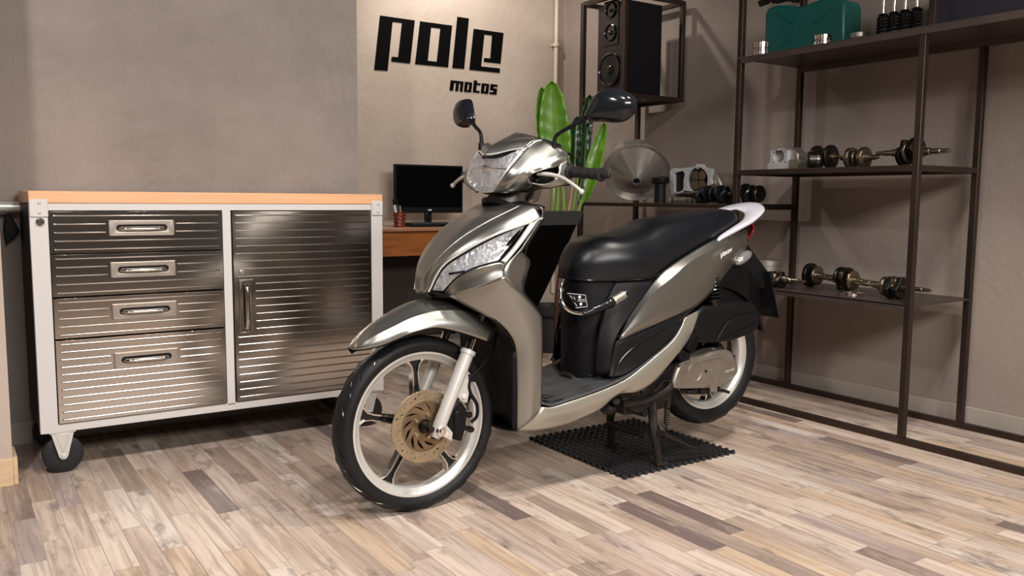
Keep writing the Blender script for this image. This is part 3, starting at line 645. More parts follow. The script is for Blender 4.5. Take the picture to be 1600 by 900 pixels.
# black capped post
pp_ = onX(1031, 318, 3.14)
t = root('black_capped_cylinder', (3.14, pp_[1], SM), 'black cylinder with a wide flat cap standing right of the funnel', 'tool')
obj('cylinder', G().cyl((3.14, pp_[1], SM), (3.14, pp_[1], SM+.105), .030, n=28), M['black_pl'], t)
obj('cap', G().lathe([(.105, .044), (.11, .047), (.135, .047), (.14, .043)], (3.14, pp_[1], SM), (0, 0, 1), 32), M['black_pl'], t)
# engine block with bore
def eb(u, v, x=3.2): p = onX(u, v, x); return p
t = root('engine_cylinder_block', (3.25, eb(1090, 300)[1], SM), 'bare alloy engine cylinder head with a round bore, on the work-height shelf', 'engine part')
EX = 3.20
def q2(px, py): p = onX(1040+px/10., 240+py/10., EX); return (p[1], p[2])
outer = [(80,290),(110,245),(160,232),(300,235),(340,225),(480,210),(500,165),(600,170),(605,205),(680,235),(740,240),(745,310),(720,380),(730,470),(690,520),(560,575),(420,590),(300,575),(270,620),(140,635),(100,620),(105,560),(85,540),(85,390),(95,330)]
hole1 = [(150,300),(210,290),(285,265),(310,300),(320,330),(300,400),(300,520),(290,570),(240,600),(150,600)]
cxy = q2(515, 415); rr = abs(q2(670, 415)[0]-q2(350, 415)[0])/2
ang = [2*PI*i/32 for i in range(32)]
hole2 = [(cxy[0]+rr*math.cos(a), cxy[1]+rr*.92*math.sin(a)) for a in ang]
hs = [[(q2(a, b)[0]+.004*math.cos(k), q2(a, b)[1]+.004*math.sin(k)) for k in ang[::3]] for a, b in ((512, 230), (335, 270), (705, 280), (108, 275), (112, 525))]
vs, fs = flat_geo([[(-q2(*p)[0], q2(*p)[1]) for p in outer], [(-q2(*p)[0], q2(*p)[1]) for p in hole1], [(-a, b) for a, b in hole2]]+[[(-a, b) for a, b in h] for h in hs], (EX, 0, 0), (0, -1, 0), (0, 0, 1), .016, .0008)
vv = np.array(vs); dz = SM-vv[:, 2].min()+.030
obj('gasket_face', G().add(vv+np.array((0, 0, dz*0)), fs), M['castwhite'], t)
ym, yM = q2(870, 0)[0], q2(120, 0)[0]
obj('casting', G().prism([(EX+.012, y, z) for y, z in [(yM, SM), (ym+.02, SM), (ym, SM+.05), (ym+.005, SM+.10), (ym+.04, SM+.155), (yM-.12, SM+.165), (yM-.02, SM+.14)]], (.12, 0, 0)), M['alu'], t, bevel=.008)
obj('tunnel_shade_panel', G().box(EX+.0095, EX+.013, q2(300,0)[0], q2(150,0)[0], q2(0,600)[1], q2(0,265)[1]), M['black_pl'], t)  # black panel set behind the opening so its inside looks shaded
g = G()
for k in range(7): g.box(EX-.012, EX+.10, q2(90+k*80, 0)[0]-.010, q2(90+k*80, 0)[0], SM, SM+.03)
obj('lower_fin', g, M['alu'], t, bevel=.002)
obj('bore', G().lathe([(0, rr), (.006, rr*.98), (.006, .0)], (EX+.003, cxy[0], cxy[1]), (1, 0, 0), 32, cap=False), M['darksteel'], t)
for k in range(4):
    a = PI/4+k*PI/2; obj('valve_seat', G().lathe([(0, rr*.36), (.002, rr*.36), (.002, rr*.1)], (EX+.0005, cxy[0]+math.cos(a)*rr*.45, cxy[1]+math.sin(a)*rr*.45), (1, 0, 0), 20), M['oily'], t)
# black crankshafts on this shelf
def yk(u): return onX(u, 300, 3.14)[1]
crankshaft(yk(1064), yk(1146), 3.13, SM+.046, [(yk(1099), .018, 'd'), (yk(1108), .012, 'u'), (yk(1118), .012, 'b'), (yk(1128), .018, 'u'), (yk(1137), .014, 'd')], .046, 'black multi-throw crankshaft lying in front of the engine cylinder head', mk, .013, mats=('darksteel', 'black_gl'))
crankshaft(yk(1150), yk(1184), 3.18, SM+.05, [(yk(1156), .014, 'u'), (yk(1165), .014, 'd'), (yk(1177), .022, 'b')], .05, 'short black crankshaft behind the grab rail, right of the rack post', mk, .014, mats=('darksteel', 'black_gl'))

# ------------------------------------------------------------------ plant
PLY = 3.55
def pl(u, v, y=PLY): return onY(u, v, y)
t = root('square_planter', (pl(850, 400)[0], PLY+.12, 0), 'black tapered planter on reddish brown legs behind the scooter', 'planter')
T0 = [pl(800, 330), pl(911, 329)]; T0b = [pl(804, 352), pl(902, 354)]; Bt = [pl(815, 489), pl(849, 489)]
dep = .26
def quad(a, b, y0, y1): return [(a[0], y0, a[2]), (b[0], y0, a[2]), (b[0], y1, a[2]), (a[0], y1, a[2])]
obj('pot', G().hull8(quad(Bt[0], Bt[1], PLY+.06, PLY+.16), quad(T0b[0], T0b[1], PLY, PLY+dep)), M['planter'], t, bevel=.006)
obj('rim', G().hull8(quad(pl(804, 353), pl(903, 354), PLY-.004, PLY+dep+.004), quad(T0[0], T0[1], PLY-.01, PLY+dep+.01)), M['planter_rim'], t, bevel=.004)
for yy in (PLY+.03, PLY+.22):
    a = pl(905, 340); b = pl(886, 398); c = pl(877, 450); e = pl(875, 560)
    x_b = c[0]-.01
    obj('leg', G().tube([(a[0], yy, a[2]), (b[0], yy, b[2]), (c[0], yy, c[2]), (x_b, yy, .3), (x_b, yy, 0)], .011, 8, 5), M['redwood'], t)
    m_ = pl(812, 340)[0]; obj('leg', G().tube([(m_-.02, yy, a[2]), (m_+.02, yy, b[2]), (m_+.03, yy, .3), (m_+.03, yy, 0)], .011, 8, 5), M['redwood'], t)
soil = T0[0][2]
pt = root('banana_plant', (pl(875, 330)[0], PLY+.13, soil-.02), 'artificial banana plant with broad green leaves standing in the black planter', 'plant')
def leaf(base, mid, tip, wid, m, lean=0., curl=.02, name='leaf', split=0):
    base, mid, tip = (np.array(p, float) for p in (base, mid, tip))
    sp_ = catmull(np.array([base, mid, tip]), 14); n = len(sp_); A = np.zeros((n, 9, 3)); vd = np.array((0.554, .83, 0)); sd = np.array((.83, -.554, 0))
    sdir = sd*math.cos(lean)+vd*math.sin(lean)
    for i in range(n):
        t_ = i/(n-1); w_ = wid*(math.sin(PI*min(1, t_*.93+.07))**.45)*(1-.18*t_)
        for j in range(9):
            s_ = (j-4)/4; ripple = .0035*math.sin(t_*40+s_*2)*abs(s_)
            A[i, j] = sp_[i]+sdir*w_*s_+vd*(-curl*(abs(s_)**1.5)*1.0+ripple)+np.array((0, 0, .012*abs(s_)))
    l_ = obj(name, G().grid(A), m, pt, solid=.0015)
    obj('midrib', G().tube([p-vd*.002 for p in sp_[:n-1:3]], .004, 6, 1, rb=.0012), M['stem'], l_)
    return l_
yB = PLY+.13
def L_(u, v, dy=0.): return onY(u, v, yB+dy)
leaf(L_(872, 262), L_(866, 200), L_(862, 131), .092, M['leaf'])
leaf(L_(858, 262, .06), L_(850, 200, .06), L_(846, 140, .06), .055, M['leaf'], lean=.5)
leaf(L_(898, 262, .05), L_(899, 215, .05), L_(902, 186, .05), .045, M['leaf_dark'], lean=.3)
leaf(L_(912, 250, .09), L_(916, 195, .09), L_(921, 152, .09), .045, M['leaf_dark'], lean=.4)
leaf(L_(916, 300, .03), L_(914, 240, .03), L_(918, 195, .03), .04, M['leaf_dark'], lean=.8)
leaf(L_(910, 318), L_(926, 262), L_(944, 195), .052, M['leaf'], lean=-.3)
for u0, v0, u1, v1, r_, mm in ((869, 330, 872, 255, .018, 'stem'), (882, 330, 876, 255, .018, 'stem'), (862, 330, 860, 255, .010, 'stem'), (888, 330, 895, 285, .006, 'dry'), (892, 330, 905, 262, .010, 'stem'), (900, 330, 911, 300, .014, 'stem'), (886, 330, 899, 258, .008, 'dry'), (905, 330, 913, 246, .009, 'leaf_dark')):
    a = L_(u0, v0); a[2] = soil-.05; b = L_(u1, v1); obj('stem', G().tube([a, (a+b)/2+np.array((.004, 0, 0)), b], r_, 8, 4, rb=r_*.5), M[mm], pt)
bc = onZ(858, 548, 0); zt = onY(858, 476, bc[1])[2]
bn = root('waste_bin', (bc[0], bc[1], 0), 'small charcoal waste bin on the floor behind the planter', 'bin')
obj('bucket', G().lathe([(0, .085), (.004, .09), (zt-.01, .115), (zt, .118), (zt, .110), (.01, .085)], (bc[0], bc[1], 0), (0, 0, 1), 36), M['bin'], bn)
obj('lid_band', G().lathe([(zt-.075, .1165), (zt-.065, .119), (zt-.06, .1165)], (bc[0], bc[1], 0), (0, 0, 1), 36, cap=False), M['black_pl'], bn)

# ------------------------------------------------------------------ rubber mat
MZ = .014
mx0_, mx1_, my0_, my1_ = 1.885, 2.425, 2.11, 2.665
g = G(); nx = 17; ny = 17; px_ = (mx1_-mx0_)/nx; py_ = (my1_-my0_)/ny
for i in range(nx):
    for j in range(ny):
        cx = mx0_+(i+.5)*px_; cy = my0_+(j+.5)*py_
        g.lathe([(0, px_*.50), (MZ-.004, px_*.50), (MZ-.004, px_*.30), (0, px_*.30)], (cx, cy, 0), (0, 0, 1), 8, cap=False, closed=True)
for i in range(nx+1):
    for j in range(ny+1):
        cx = mx0_+i*px_; cy = my0_+j*py_
        g.lathe([(0, px_*.26), (MZ-.001, px_*.24), (MZ, px_*.19)], (cx, cy, 0), (0, 0, 1), 8)
rm = thing('rubber_ring_mat', g, M['mat_rubber'], 'square black perforated rubber mat under the scooter stand', 'mat', weld=False)
# ------------------------------------------------------------------ scooter
Y0 = 2.26
class Frame:
    """vertical plane of symmetry through c, turned by phi; o = distance towards the scooter's left side"""
    def __init__(s, cx, phi): s.c = np.array((cx, Y0, 0.)); p = math.radians(phi); s.eo = np.array((math.sin(p), -math.cos(p), 0)); s.ea = np.array((math.cos(p), math.sin(p), 0))
    def B(s, u, v, o=0.): r = _ray(u, v); return CP+r*((o-np.dot(CP-s.c, s.eo))/np.dot(r, s.eo))
    def A(s, u, v, a): r = _ray(u, v); return CP+r*((a-np.dot(CP-s.c, s.ea))/np.dot(r, s.ea))
    def P(s, a, o, z): return s.c+s.ea*a+s.eo*o+np.array((0, 0, z))
    def L(s, *q): return [s.B(*p) for p in q]
    def mir(s, A): A = np.array(A, float); return A-2*((A-s.c) @ s.eo)[..., None]*s.eo
Bk = Frame(0, 0); Hb = Frame(1.49, 8); Wh = Frame(1.40, 1.5)
def shell(fr, rails, nu=28, k=6, both=True, g=None, lin=False, across=True):
    """returns a pair of collectors, near side and far side"""
    g = g or (G(), G()); A = loft(rails, nu, k, across, lin); g[0].grid(A); g[1].grid(fr.mir(A), True)
    return g
def obj2(name, gg, m, parent, **k): return [obj(name, q, m, parent, **k) for q in gg]
sc = root('scooter', (1.79, Y0, 0), 'silver and black scooter on its centre stand over the rubber mat', 'scooter')
R_F, R_R = .268, .259
fa = np.array((1.165, 2.2505, R_F)); fa = Wh.P(1.165-1.40, 0, R_F); ra = np.array((2.418, Y0, .347))

def wheel(name, c, R, tw, fr, rim_r, hub_r, a0, parent, disc=False):
    ax = fr.eo; e1 = fr.ea; e2 = np.array((0, 0, 1.))
    h = R-rim_r
    # tyre profile (along axis h, radius)
    pr = []
    for k in range(25):
        t = PI*k/24; pr.append((-math.cos(t)*tw, R-h*.62+math.sin(t)**.8*h*.62 if 0 < k < 24 else R-h*.62))
    pr = [(-tw*.62, rim_r-.004), (-tw*.82, rim_r+h*.12)]+pr+[(tw*.82, rim_r+h*.12), (tw*.62, rim_r-.004)]
    w_ = obj(name, G().lathe(pr, c, ax, 96, cap=False, closed=True), M['tyre'], parent, sharp=50)
    # tread grooves: raised curved blocks either side
    for s_ in (-1, 1):
        g = G()
        for k in range(26):
            a = 2*PI*k/26+(.1 if s_ > 0 else 0); P_ = []
            for q in np.linspace(0, 1, 6):
                th = math.radians(18+q*44); aa = a+s_*.0+q*.20
                hh = s_*math.sin(th)*tw*1.0; r_ = R-h*.62+math.cos(th)**.8*h*.62+.0004
                P_.append(c+ax*hh+(e1*math.cos(aa)+e2*math.sin(aa))*r_)
            g.tube(P_, [.001, .0022, .0024, .001], 5, 2)
        obj('tread_groove', g, M['black_gl'], w_)
    rp = [(-tw*.60, rim_r), (-tw*.66, rim_r+.005), (-tw*.72, rim_r+.004), (-tw*.70, rim_r-.006), (-tw*.52, rim_r-.012), (-tw*.40, rim_r-.024), (-tw*.2, rim_r-.028)]
    rp = rp+[(-a, b) for a, b in rp[::-1]]
    rp = rp+[(tw*.5, rim_r-.002), (-tw*.5, rim_r-.002)]
    rm_ = obj('rim', G().lathe(rp, c, ax, 96, cap=False, closed=True), M['silver_flat'], w_, sharp=40)
    for k in range(5):
        a = math.radians(a0+72*k); rd = e1*math.cos(a)+e2*math.sin(a); tg = -e1*math.sin(a)+e2*math.cos(a)
        g = G()
        def st(r_, wd, th): b = c+rd*r_; return [b-tg*wd/2-ax*th/2, b+tg*wd/2-ax*th/2, b+tg*wd/2+ax*th/2, b-tg*wd/2+ax*th/2]
        r0, r1, r2 = hub_r*.8, rim_r-.062, rim_r-.022
        for s_ in (-1, 1):  # two ridges + web
            def rg(r_, off, wd, th): b = c+rd*r_+tg*off*s_; return [b-tg*wd/2-ax*th/2, b+tg*wd/2-ax*th/2, b+tg*wd/2+ax*th/2, b-tg*wd/2+ax*th/2]
            A1, A2, A3, A4 = rg(r0, .012, .0045, .030), rg(r1, .0085, .0045, .026), rg((r1+r2)/2, .013, .005, .026), rg(r2, .030, .010, .030)
            g.hull8(A1, A2); g.hull8(A2, A3); g.hull8(A3, A4)
        obj('spoke', g, M['chrome'], rm_, bevel=.001)
        g = G().hull8(st(r0, .024, .016), st(r1, .017, .014)).hull8(st(r1, .017, .014), st((r1+r2)/2, .026, .014)).hull8(st((r1+r2)/2, .026, .014), st(r2, .060, .014))
        obj('spoke_web', g, M['black_gl'], rm_)
    obj('hub', G().lathe([(-.046, .018), (-.044, hub_r*.8), (-.028, hub_r), (.028, hub_r), (.040, hub_r*.8), (.042, .018)], c, ax, 36), M['silver_flat'], rm_, bevel=.001)
    return w_, rm_
fw, frim = wheel('front_wheel', fa, R_F, .041, Wh, .222, .036, 93, sc)
rw, rrim = wheel('rear_wheel', ra, R_R, .046, Bk, .196, .04, 60, sc)
# brake disc
dc = fa+Wh.eo*.050
hol = []
for k in range(36): a = 2*PI*k/36; r_ = (.088, .098, .093)[k % 3]; hol.append(circ(math.cos(a)*r_, math.sin(a)*r_, .0040, 10))
slots = []
for k in range(12):
    a = 2*PI*k/12
    def pp(t, w_): aa = a+t*.5; r_ = .044+t*.028; return (r_*math.cos(aa+w_*14)+w_*.3, r_*math.sin(aa+w_*14))
    slots.append([pp(t, .0062*math.sin(PI*min(.9,max(.1,t)))) for t in np.linspace(0, 1, 7)]+[pp(t, -.0062*math.sin(PI*min(.9,max(.1,t)))) for t in np.linspace(1, 0, 7)])
vs, fs = flat_geo([circ(0, 0, .110, 96), circ(0, 0, .079, 72)]+hol, dc, Wh.ea, (0, 0, 1), .004, .0004)
bd = obj('brake_disc', G().add(vs, fs), M['disc'], sc)
vs, fs = flat_geo([circ(0, 0, .0795, 72)]+slots+[circ(0, 0, .022, 24)], dc-Wh.eo*.001, Wh.ea, (0, 0, 1), .003, .0003)
obj('inner_carrier', G().add(vs, fs), M['disc_inner'], bd)
obj('slot_shade_ring', G().lathe([(-.010, .026), (-.010, .072), (-.008, .072), (-.008, .026)], dc, Wh.eo, 48, cap=False, closed=True), M['black_pl'], bd)  # black ring added behind the slots to imitate the darkness there
g = G().lathe([(.0022, .078), (.003, .078), (.003, .0765), (.0022, .0765)], dc, Wh.eo, 60, cap=False, closed=True)
for k in range(5): a = 2*PI*k/5; p_ = dc+Wh.ea*math.cos(a)*.036+np.array((0, 0, math.sin(a)*.036)); g.cyl(p_-Wh.eo*.002, p_+Wh.eo*.007, .006, n=12)
obj('disc_bolts', g, M['disc'], bd)
obj('disc_carrier', G().lathe([(-.02, .02), (-.004, .030), (-.003, .046), (.000, .046), (.0005, .02)], dc, Wh.eo, 40), M['darksteel'], bd)
obj('axle', G().cyl(fa-Wh.eo*.11, fa+Wh.eo*.095, .009).cyl(dc, fa+Wh.eo*.075, .017), M['darksteel'], sc)
# fork
for s_ in (1, -1):
    def wb_(u, v, o): p = Wh.B(u, v, o); return p if s_ > 0 else Wh.mir(p)
    p0_ = wb_(684, 672, .080); p1_ = wb_(732, 548, .078); ptop = p0_+(p1_-p0_)*2.1
    dd = (p1_-p0_)/np.linalg.norm(p1_-p0_); eo = Wh.eo*s_
    fk = obj('fork_leg', G().lathe([(-.024, .013), (-.014, .019), (.0, .021), (.06, .020), (.2, .0205), (np.linalg.norm(p1_-p0_)-.012, .0205), (np.linalg.norm(p1_-p0_)-.010, .024), (np.linalg.norm(p1_-p0_)+.002, .024), (np.linalg.norm(p1_-p0_)+.004, .017)], p0_, dd, 28), M['silver_flat'], sc)
    obj('stanchion', G().cyl(p1_-dd*.02, ptop, .0135), M['chrome'], fk)
    g = G().cyl(p0_-eo*.0, p0_+eo*.026, .015, n=24).cyl(p0_, p0_+eo*.031, .009, n=6)
    obj('axle_bolt', g, M['chrome'], fk, bevel=.001)
    if s_ > 0:
        g = G()
        a_, b_, c_, d_ = Wh.B(690, 680, .085), Wh.B(706, 690, .085), Wh.B(708, 676, .085), Wh.B(698, 664, .085)
        g.prism([a_, b_, c_, d_], eo*-.012)
        g.prism([Wh.B(716, 575, .085), Wh.B(731, 575, .085), Wh.B(734, 612, .085), Wh.B(730, 630, .085), Wh.B(722, 628, .085), Wh.B(708, 612, .085)], eo*-.012)
        g.cyl(Wh.B(725, 620, .09), Wh.B(725, 620, .07), .008).cyl(Wh.B(697, 680, .09), Wh.B(697, 680, .07), .008)
        obj('caliper_mount', g, M['silver_flat'], fk, bevel=.002)
g = G()
g.prism([Wh.B(*p, .084) for p in ((700, 655), (706, 640), (714, 628), (722, 628), (730, 640), (729, 665), (722, 690), (712, 688), (703, 680))], Wh.eo*-.055)
g.prism([Wh.B(*p, .092) for p in ((711, 645), (719, 640), (724, 655), (719, 683), (711, 680))], Wh.eo*-.02)
cal = obj('brake_caliper', g, M['black_pl'], sc, bevel=.005)
g = G()
for u, v in ((733, 648), (733, 670), (736, 671)): g.cyl(Wh.B(u, v, .072), Wh.B(u+.1, v, .05), .010, n=16)
g.cyl(Wh.B(725, 668, .07), Wh.B(739, 672, .07), .008).cyl(Wh.B(720, 647, .07), Wh.B(736, 648, .07), .009)
obj('caliper_pin', g, M['darksteel'], cal, bevel=.001)
g = G().tube([Wh.B(736, 660, .078), Wh.B(745, 650, .085), Wh.B(745, 632, .085), Wh.B(735, 614, .085), Wh.B(732, 595, .08), Wh.B(742, 583, .075), Wh.B(757, 568, .06), Wh.B(770, 545, .04), Wh.B(777, 510, .03)], .0055, 8, 6)
g.tube([Wh.B(728, 633, .07), Wh.B(734, 620, .07), Wh.B(733, 598, .07), Wh.B(741, 586, .07)], .005, 8, 5)
g.bar(Wh.B(730, 590, .075), Wh.B(746, 592, .075), .012, .02)
obj('brake_hose', g, M['black_pl'], sc)

# front fender
top = Wh.L((550, 546, 0), (560, 528, 0), (578, 509, 0), (605, 491, 0), (643, 472, 0), (680, 466, 0), (715, 468, 0), (745, 480, 0), (770, 503, 0))
cre = Wh.L((551, 546, .012), (566, 537, .032), (588, 524, .048), (614, 511, .057), (646, 496, .064), (686, 486, .073), (732, 488, .080), (775, 507, .084))
mid_ = Wh.L((551.5, 546.5, .016), (570, 541, .040), (592, 533, .055), (620, 521, .066), (648, 511, .073), (684, 502, .088), (728, 505, .097), (770, 519, .097))
low = Wh.L((552, 547, .018), (575, 544.5, .043), (600, 538, .06), (631, 525, .070), (655, 517, .080), (685, 512, .092), (726, 521, .102), (763, 534, .100))
g = G(); A = loft([Wh.mir(cre), top, cre], 40, 8); nv_ = A.shape[0]
g.grid(A)
Bd = loft([cre, mid_, low], 40, 4); g.grid(Bd); g.grid(Wh.mir(Bd), True)
obj('front_fender', g, M['silver'], sc, solid=.003, sharp=22)
g = G(); g.grid(loft([Wh.mir(low)-np.array((0, 0, .004)), (np.array(top)[:8]-np.array((0, 0, .014))), np.array(low)-np.array((0, 0, .004))], 30, 6)); 
obj('fender_liner', g, M['black_pl'], sc)

# ---- front cowl
L0 = Bk.L((654, 459, 0), (655, 432, 0), (670, 402, 0), (697, 367, 0), (730, 340, 0), (783, 315, 0))
L0s = Bk.L((661, 458, .022), (663, 430, .026), (680, 401, .033), (708, 369, .044), (744, 342, .060), (797, 317, .068))
L1 = Bk.L((667, 455, .036), (672, 428, .043), (690, 400, .055), (722, 372, .078), (763, 347, .105), (815, 321, .125))
L1b = Bk.L((668, 455.5, .040), (681, 422, .060), (706, 396, .086), (745, 368, .118), (790, 344, .146), (835, 323, .165))
L2 = Bk.L((669, 456, .042), (690, 417, .072), (722, 394, .108), (771, 368, .155), (815, 352, .178), (847, 341, .19))
g = G(); A = loft([Bk.mir(L1), Bk.mir(L0s), L0, L0s, L1], 36, 6); g.grid(A)
obj('front_cowl', g, M['silver'], sc, solid=.003, sharp=40)
g = shell(Bk, [L1, L1b, L2], 36, 6)
obj2('front_cowl_side', g, M['silver'], sc, solid=.003, sharp=40)
# shoulder cap of the leg shield
capT = Bk.L((815, 321, .125), (836, 322.5, .168), (845, 324, .188), (848, 329, .192), (847, 341, .19))
capB = Bk.L((800, 318, .08), (832, 322, .15), (843, 323, .18), (849, 329, .185), (848, 341, .184))
# emblem wing lines
def trim(rail, r_, m, nm, fr=Bk, off=.0025):
    P_ = rs(np.array(rail), 30)+fr.eo*off; return [obj(nm, G().tube(q, r_, 6, 1), m, sc) for q in (P_, fr.mir(P_))]
trim(L2, .0028, M['silver_flat'], 'chrome_trim')
# inner rails for turn signal
U_ = Bk.L((674, 454, .050), (693, 420, .077), (724, 398, .112), (772, 372, .157), (823, 350, .183))
D_ = Bk.L((693, 455, .064), (711, 436, .104), (733, 422, .146), (755, 414, .174), (779, 408, .192))
Mi = [(a+b)/2 - 0*Bk.eo + Bk.eo*k_ for a, b, k_ in zip(U_, D_, (.002, .006, .010, .012, .004))]
for s_, in ((1,), (-1,)):
    f_ = (lambda A: A) if s_ > 0 else Bk.mir
    A = f_(loft([U_, Mi, D_], 30, 8)); g = G().grid(A)
    ts = obj('turn_signal', g, M['lens'], sc, solid=.002)
    Ar = f_(loft([np.array(U_)-Bk.eo*.004, np.array(Mi)-Bk.eo*.030, np.array(D_)-Bk.eo*.004], 30, 8)); obj('signal_reflector', G().grid(Ar), M['reflector'], ts)
    bc_ = f_(Bk.B(772, 392, .142)); obj('signal_bulb', G().ell(bc_, (.010, .010, .010)).cyl(bc_, bc_+np.array((.02, 0, .01)), .012), M['orange'], ts)
    bb = f_(np.array([Bk.B(760, 392, .172), Bk.B(752, 376, .163)])); obj('signal_divider', G().tube([f_(Bk.B(726, 424, .136)), f_(Bk.B(702, 428, .090))], .004, 6, 3), M['black_gl'], ts)
# gasket line round the lens
for f_ in (lambda A: np.array(A), Bk.mir):
    g = G(); lp = np.concatenate([rs(U_, 24), rs([U_[-1], D_[-1]], 8, False), rs(D_, 24)[::-1], rs([D_[0], U_[0]], 5, False)]); g.tube(f_(lp), .0022, 6, 1)
    obj('lens_gasket', g, M['black_pl'], sc)
# cream strip right of the signal
I_ = Bk.L((828, 348, .185), (803, 383, .192), (781, 409, .1945))
O_ = Bk.L((847.5, 338, .191), (818, 378, .200), (788.5, 415, .204))
g = shell(Bk, [I_, [(a+b)/2+Bk.eo*.003 for a, b in zip(I_, O_)], O_], 16, 4)
# below the signal, down to the crease
C2a = Bk.L((694, 457, .066), (711, 438, .106), (733, 424, .148), (755, 416, .176), (781, 410, .195), (788.5, 415, .204))
C2b = Bk.L((697, 460, .068), (712, 459, .112), (735, 453, .152), (758, 444.5, .180), (775, 437.5, .196), (787.5, 432, .205))
C2m = [(a+b)/2-Bk.eo*.004 for a, b in zip(C2a, C2b)]
shell(Bk, [C2a, C2m, C2b], 24, 5, g=g)
obj2('leg_shield_wing', g, M['silver'], sc, solid=.003, sharp=25)
# lower side of the leg shield
Ein = [Bk.L(p, q) for p, q in (((697, 460, .068), (787.5, 432, .205)), ((726, 476, .108), (799, 444.5, .205)), ((755, 491, .138), (816, 459, .203)), ((778, 505, .157), (833, 478, .202)), ((796, 522, .168), (845, 496, .198)), ((806, 545, .170), (847, 530, .194)), ((808, 590, .168), (847, 570, .190)), ((808, 632, .162), (846.5, 605, .184)), ((808, 673, .150), (845.5, 636, .174)))]
A = np.zeros((9, 13, 3))
for i, (a, b) in enumerate(Ein):
    for j in range(13): t_ = j/12; A[i, j] = a*(1-t_)+b*t_+Bk.eo*.012*math.sin(PI*t_)
A = np.stack([catmull(A[:, j], 5) for j in range(13)], 1)
obj2('leg_shield_side', (G().grid(A), G().grid(Bk.mir(A), True)), M['silver'], sc, solid=.003, sharp=30)
# rear fin of the inner leg shield
fin_f = Bk.L((846, 341, .186), (832, 362, .192), (813, 391, .198), (797, 407, .200), (788, 418, .202), (787, 432, .203), (797, 446, .203), (816, 462, .200), (833, 480, .198), (846, 497, .196))
fin_r = Bk.L((848, 343, .170), (834, 364, .175), (815, 394, .176), (827.5, 406, .176), (828, 413, .176), (824, 424, .176), (818, 438, .178), (817, 459, .185), (834, 481, .190), (847, 498, .192))
g = shell(Bk, [fin_f, fin_r], 40, 4, lin=True)
obj2('leg_shield_fin', g, M['silver'], sc, solid=.003, sharp=30)
# inner leg shield (rider side), closing the back
rows = []
for p_ in ((849, 328, .183), (847, 345, .168), (834, 366, .172), (820, 395, .172), (822, 430, .174), (818, 459, .182), (845, 497, .188), (847, 560, .186), (845, 634, .172)):
    n_ = Bk.B(*p_); m_ = n_.copy(); m_[1] = Y0; q_ = n_.copy(); q_[1] = Y0-(Y0-n_[1])*.6
    zz = n_[2]; bul = np.array((.06 if zz > .42 else .02, 0, 0)); rows.append([n_, q_+bul*.8, m_+bul, Bk.mir(q_)+bul*.8, Bk.mir(n_)])
obj('inner_leg_shield', G().grid(loft(rows, 24, 5)), M['black_pl'], sc, solid=.003)
# top deck of the front cowl round the steering head
dk1 = Bk.L((783, 315, 0), (797, 317, .068), (815, 321, .125), (836, 323, .166), (848, 327, .188))
dk2 = [np.array((p[0]+.055-.045*i/4, p[1], p[2]+.004)) for i, p in enumerate(dk1)]
dk0 = Bk.mir(dk1[::-1]); dk20 = Bk.mir(dk2[::-1])
g = G().grid(loft([list(dk0)+dk1[1:], list(dk20)+dk2[1:]], 40, 5))
obj('cowl_deck', g, M['black_pl'], sc, solid=.003)
g = shell(Bk, [capT, capB], 16, 4)
shell(Bk, [Bk.L((836, 322.5, .168), (846, 325, .189), (847.5, 341, .190)), Bk.L((840, 323, .160), (849, 326, .183), (849, 342, .180))], 12, 4, g=g)
obj2('leg_shield_cap', g, M['silver'], sc, solid=.003)
# front liner and wheel well
lr = [(Bk.B(667, 457, .036), (1.20, .665)), (Bk.B(697, 461, .066), (1.26, .655)), (Bk.B(726, 477, .106), (1.33, .62)), (Bk.B(755, 492, .136), (1.39, .58)), (Bk.B(778, 506, .161), (1.43, .53)), (Bk.B(806, 545, .168), (1.46, .45)), (Bk.B(808, 600, .166), (1.47, .36)), (Bk.B(808, 672, .149), (1.455, .24))]
rows = [[n_, np.array(((n_[0]+x_)/2+.01, Y0-.08, (n_[2]+z_)/2)), np.array((x_+.02, Y0, z_)), np.array(((n_[0]+x_)/2+.01, Y0+.08, (n_[2]+z_)/2)), Bk.mir(n_)] for n_, (x_, z_) in lr]
obj('wheel_well', G().grid(loft(rows, 24, 5)), M['black_pl'], sc, solid=.003)
obj('well_corner', G().grid(loft([Bk.L((808, 548, .168), (808, 600, .167), (808, 673, .15)), Bk.L((800, 552, .160), (800, 602, .158), (800, 671, .142))], 12, 3)), M['black_pl'], sc, solid=.002)

# ---- under cowl strip
UT = Bk.L((846, 636, .176), (863, 636, .180), (892, 627, .183), (920, 617.5, .185), (950, 606, .186), (982, 590, .186), (1022, 558, .184), (1051, 532, .180), (1066, 508, .176), (1070, 497, .172), (1091, 485, .165))
UM = Bk.L((836, 650, .172), (858, 652, .180), (892, 642, .186), (920, 632, .188), (950, 620, .190), (984, 602, .190), (1026, 570, .188), (1053, 546, .184), (1070, 518, .178), (1080, 500, .172), (1091, 485.5, .165))
UL = Bk.L((809, 673, .150), (845, 671, .160), (892, 660, .168), (935, 641, .172), (964, 617, .176), (995, 612, .178), (1022, 595, .178), (1057, 555, .178), (1077, 529, .174), (1087, 503, .170), (1091.5, 486, .164))
g = shell(Bk, [UT, UM, UL], 50, 5)
tri = Bk.L((808, 673, .150), (825, 655, .165), (845.5, 636, .174)); 
obj2('under_cowl', g, M['warm_silver'], sc, solid=.003, sharp=25)
bl = rs(UL, 30)[:18]; rows = [[p, p-np.array((0, 0, .012))+(-Bk.eo)*.06, np.array((p[0], Y0, p[2]-.02)), Bk.mir(p-np.array((0, 0, .012))+(-Bk.eo)*.06), Bk.mir(p)] for p in bl[::3]]
obj('belly_pan', G().grid(loft(rows, 20, 4)), M['black_pl'], sc, solid=.003)
